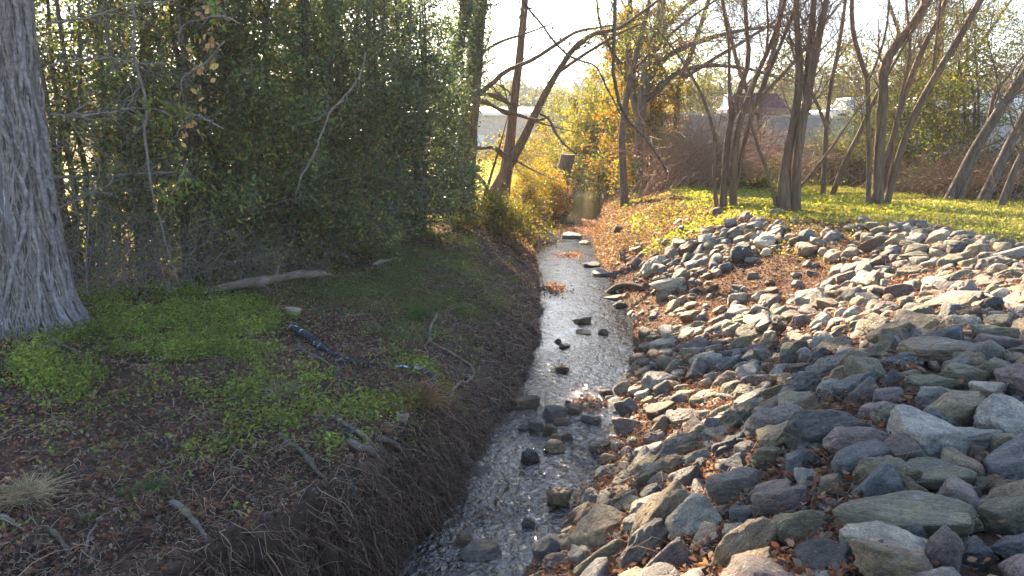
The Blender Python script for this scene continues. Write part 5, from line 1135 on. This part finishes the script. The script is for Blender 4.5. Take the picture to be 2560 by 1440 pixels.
tuft('drooping dead grass clump on the bank face', 1045, 1010, .3, 420, .42, [(.30, .20, .10), (.36, .26, .14), (.20, .13, .08)])
tuft('green weedy tuft near the lip of the bank', 870, 1085, .08, 90, .13, WG)
tuft('tan grass tuft beside the dappled light in mid bank', 700, 990, .2, 200, .28, BLN+FG)

# logs, sticks and roots
def stick(name, label, pts, lift, mat, cat='branch', group=None, sides=12, lump=.12, k=24, twigs=0, smooth_=True):
    q = resamp(np.array(pts, float), k); G_ = []
    g0 = [ground(a, b) for a, b in np.array(pts, float)[:, :2]]; G_ = resamp(np.array(g0), k); d = proj(G_)[2]
    Rr = q[:, 2]/2/F_PX*d; tp = np.linspace(0, 1, k); Rr = Rr*(1+.22*np.interp(tp, np.linspace(0, 1, 9), R.normal(size=9)))*np.interp(tp, [0, .04, .9, 1], [.75, 1, .8, .35]); lf = np.interp(np.linspace(0, 1, k), np.linspace(0, 1, len(lift)), lift); G_[:, 2] = H(G_[:, 0], G_[:, 1])+Rr*.55+lf
    G_[:, :2] += np.cumsum(R.normal(size=(k, 2))*.004, 0)
    b = G_[0].copy(); V, F = tubes(G_[None], Rr[None], sides); c = np.repeat(G_, sides, 0); V = c+(V-c)*(1+lump*2*fbm(V[:, 0]*14+V[:, 2]*9, V[:, 1]*9, 131, 3)[:, None])
    V = np.vstack([V, G_[0], G_[-1]]); n0 = len(V)-2; m_ = (k-1)*sides
    caps = [[(i+1) % sides, i, n0, n0] for i in range(sides)]+[[m_+i, m_+(i+1) % sides, n0+1, n0+1] for i in range(sides)]
    fl = F.tolist()+[c_[:3] for c_ in caps]
    ns = 2 if G_.shape[0] > 3 else 0
    sp_, sr_ = spawn(G_[None], Rr[None]*.9, ns, float(np.linalg.norm(G_[-1]-G_[0]))*.09, (30, 75), .15, .1, 1, 5, .2, .5); SV, SF = tubes(sp_, sr_, 5); SF = SF+len(V); V = np.vstack([V, SV]); fl += SF.tolist()
    me = bpy.data.meshes.new(name); me.from_pydata((V-b).tolist(), [], fl); me.polygons.foreach_set('use_smooth', np.ones(len(me.polygons), bool)); me.materials.append(mat)
    o = bpy.data.objects.new(name, me); COL.objects.link(o); o.location = b; tag(o, label, cat, group); return o
stick('fallen_log', 'fallen reddish brown log with a pale scar, lying at the foot of the thicket', [(500, 742, 16), (560, 736, 18), (640, 728, 20), (700, 718, 24), (760, 708, 21), (810, 700, 14), (840, 700, 8)], [.03, .1, .12, .05], M_log, 'log', sides=16)
stick('fallen_log', 'short pale broken log end on the green slope right of the fallen log', [(928, 672, 12), (960, 662, 14), (1000, 655, 10)], [.04], M_log, 'log')
g = ground(738, 788); V, F = rock_shape(777, 3, 4, .25); V = V*np.array([.17, .075, .06])*(1-.35*(V[:, :1] > .3)*V[:, :1]); th_ = -.45; V = V@np.array([[math.cos(th_), math.sin(th_), 0], [-math.sin(th_), math.cos(th_), 0], [0, 0, 1]])
o = mk('wood_chunk', V, F, noise_mat('split wood', (.26, .21, .12), (.46, .39, .25), 7, .7, .6, stretch=(1, 5, 5)), smooth=False); o.location = g+[0, 0, .06]; tag(o, 'split chunk of pale wood lying below the fallen log', 'wood')
stick('lichen_branch', 'black branch spotted with white lichen, upper half', [(726, 832, 16), (760, 852, 18), (800, 874, 17), (840, 896, 16), (880, 908, 14), (930, 916, 14), (985, 925, 12)], [.07, .03, .0], M_blacklog, sides=14)
stick('lichen_branch', 'black branch curving down the bank face below the lichen-spotted one', [(990, 925, 13), (1040, 935, 14), (1075, 950, 15), (1095, 985, 14), (1115, 1020, 10)], [.03, .05, .03], M_blacklog, sides=12)
stick('root_stick', 'pale crooked stick with an upturned forked end, at the lip of the bank', [(1092, 812, 9), (1078, 838, 10), (1078, 862, 10), (1110, 880, 9), (1145, 905, 8), (1175, 925, 7), (1182, 950, 7), (1165, 970, 5)], [.14, .06, .02, .04, .04], M_log)
stick('root_stick', 'curved pale root running down the bank face to the water', [(1180, 920, 6), (1185, 950, 7), (1160, 975, 7), (1130, 990, 7), (1120, 1020, 6), (1115, 1060, 5)], [.05, .08, .05], M_log)
RG = 'exposed roots on the left bank'
for pts, lab in [
 ([(838, 1250, 10), (870, 1265, 18), (900, 1285, 20), (940, 1320, 18), (975, 1350, 10)], 'x'),]: pass
for pts, lab, mt in [
 ([(430, 1268, 14), (460, 1290, 18), (490, 1325, 18), (518, 1360, 12)], 'thick grey root snag pointing down at the bottom of the bank', M_vine),
 ([(700, 1100, 16), (760, 1150, 15), (810, 1200, 14), (850, 1235, 11)], 'long brown stick lying down the bank toward the dark water', M_bark),
 ([(868, 1115, 18), (905, 1140, 20), (940, 1160, 18), (985, 1175, 14), (1028, 1182, 8)], 'pale weathered root pointing right over the dark pool', M_vine),
 ([(830, 1050, 12), (880, 1090, 12), (930, 1120, 10), (970, 1140, 8)], 'thin root above the pale weathered root', M_vine),
 ([(940, 1115, 14), (975, 1130, 16), (1010, 1150, 12)], 'stubby root beside the pale weathered root', M_vine),
 ([(0, 1305, 12), (30, 1322, 13), (62, 1340, 10)], 'short grey stick at the bottom left edge', M_vine),
 ([(130, 1340, 12), (160, 1370, 13), (185, 1405, 10)], 'dark stick slanting down at the bottom left', M_bark),
 ([(560, 980, 6), (600, 1020, 8), (650, 1060, 8), (690, 1085, 6)], 'slender brown stick in the middle of the leafy bank', M_bark),
 ([(60, 800, 9), (95, 830, 12), (140, 862, 12), (205, 892, 11)], 'grey branch with a white broken tip at the foot of the big trunk', M_vine),
 ([(735, 870, 4), (760, 890, 5), (810, 915, 5), (850, 945, 4)], 'thin grey stick below the lichen-spotted branch', M_vine),
 ([(560, 905, 4), (585, 888, 6), (610, 884, 5)], 'small forked grey twig among the weeds', M_vine),
 ([(215, 1400, 6), (225, 1350, 6), (250, 1300, 4)], 'pale stick standing near the bottom left edge', M_vine),
 ([(575, 1200, 6), (590, 1160, 5), (620, 1110, 4)], 'thin pale stick leaning up in the lower bank', M_vine),
 ([(1010, 1010, 6), (980, 985, 6), (955, 970, 5)], 'small bent stick above the drooping grass clump', M_vine),
 ([(1060, 990, 7), (1100, 1040, 6), (1120, 1090, 5)], 'thin root hanging down the bank face', M_vine)]:
    stick('exposed_root' if 'root' in lab else 'fallen_stick', lab, pts, [.03, .05, .02], M_stick if mt is M_vine else mt, 'root' if 'root' in lab else 'stick', RG if 'root' in lab else 'sticks on the left bank', sides=8, k=14)
for pts, lab in [([(2440, 755, 8), (2490, 775, 9), (2530, 805, 9), (2575, 830, 8)], 'pale bare branch lying over the rocks at the right edge'), ([(1500, 735, 10), (1540, 730, 18), (1585, 728, 16), (1610, 730, 8)], 'dark waterlogged branch on the right shore'), ([(1620, 1195, 4), (1650, 1170, 4), (1700, 1145, 3)], 'thin dark stick lying between the lower rocks')]:
    stick('fallen_branch', lab, pts, [.08, .12, .08], M_vine if 'pale' in lab else M_bark, 'branch', 'branches lying on the right bank', sides=8, k=14)
# waterside weeds at the near right shore and leaf clumps in the creek
for px, py, lab, n in [(1490, 1235, 'withered dark weeds standing at the near right waterline', 30), (1560, 1130, 'dry brown weeds among the rocks at the right waterline', 34), (1630, 1110, 'rusty dry weeds behind the reddish block', 22), (1800, 1040, 'rusty dry vine tangle in the middle of the rocks', 24)]:
    g = ground(px, py); brush('dry_weeds', lab, g[0], g[1], n, .26, .10, M_twigred if 'rust' in lab or 'brown' in lab else M_bark, (0, 0, 1), 'weeds', 'dry weeds along the right shore', r=.0022, counts=(4, 3), leaf=(260, .035, BR, M_dry), jit=.8)
def leaf_bar(label, px, py, w_, d_, n):
    r_ = ray(px, py); t = CAM_H/-r_[2]; g = np.array([r_[0]*t, r_[1]*t, 0.0]); C = np.c_[R.normal(size=n)*w_, R.normal(size=n)*d_, np.zeros(n)]
    hh = np.exp(-(C[:, 0]/w_)**2/2-(C[:, 1]/d_)**2/2); C[:, 2] = hh*R.random(n)*.09+.005
    o = leafobj('leaf_clump', M_dry, C, .06, BR, None, asp=.6, flat=.8); o.location = g; tag(o, label, 'leaf clump', kind='stuff')
leaf_bar('leafy bar across the far creek below the bend', 1462, 578, .5, .8, 2600); leaf_bar('long leafy bar where the far creek turns', 1500, 556, .5, .7, 1600)
leaf_bar('raft of wet leaves in mid creek below the far bar', 1425, 638, .22, .25, 300); leaf_bar('red wet leaves by the left bank in mid creek', 1385, 722, .16, .35, 420)
leaf_bar('dark leaf drift against the left shore, far creek', 1345, 606, .3, .6, 800); leaf_bar('leaves caught on the stone in mid creek', 1404, 924, .05, .05, 60)
leaf_bar('glistening wet leaves at the right waterline beside the near cluster', 1475, 1010, .12, .12, 160)

# ------------------------------------------------------------------ haze
hz_m, t = newmat('haze'); v = N_(t, 'ShaderNodeVolumePrincipled'); v.inputs['Color'].default_value = (.92, .94, 1, 1); v.inputs['Density'].default_value = .00065; v.inputs['Anisotropy'].default_value = .2
o = N_(t, 'ShaderNodeOutputMaterial'); t.links.new(v.outputs[0], o.inputs['Volume'])
V, F = box(-230, 230, -12, 330, -3, 30); hz = mk('haze', V, F, hz_m, smooth=False); tag(hz, kind='stuff')
try: hz_m.cycles.homogeneous_volume = True
except Exception: pass
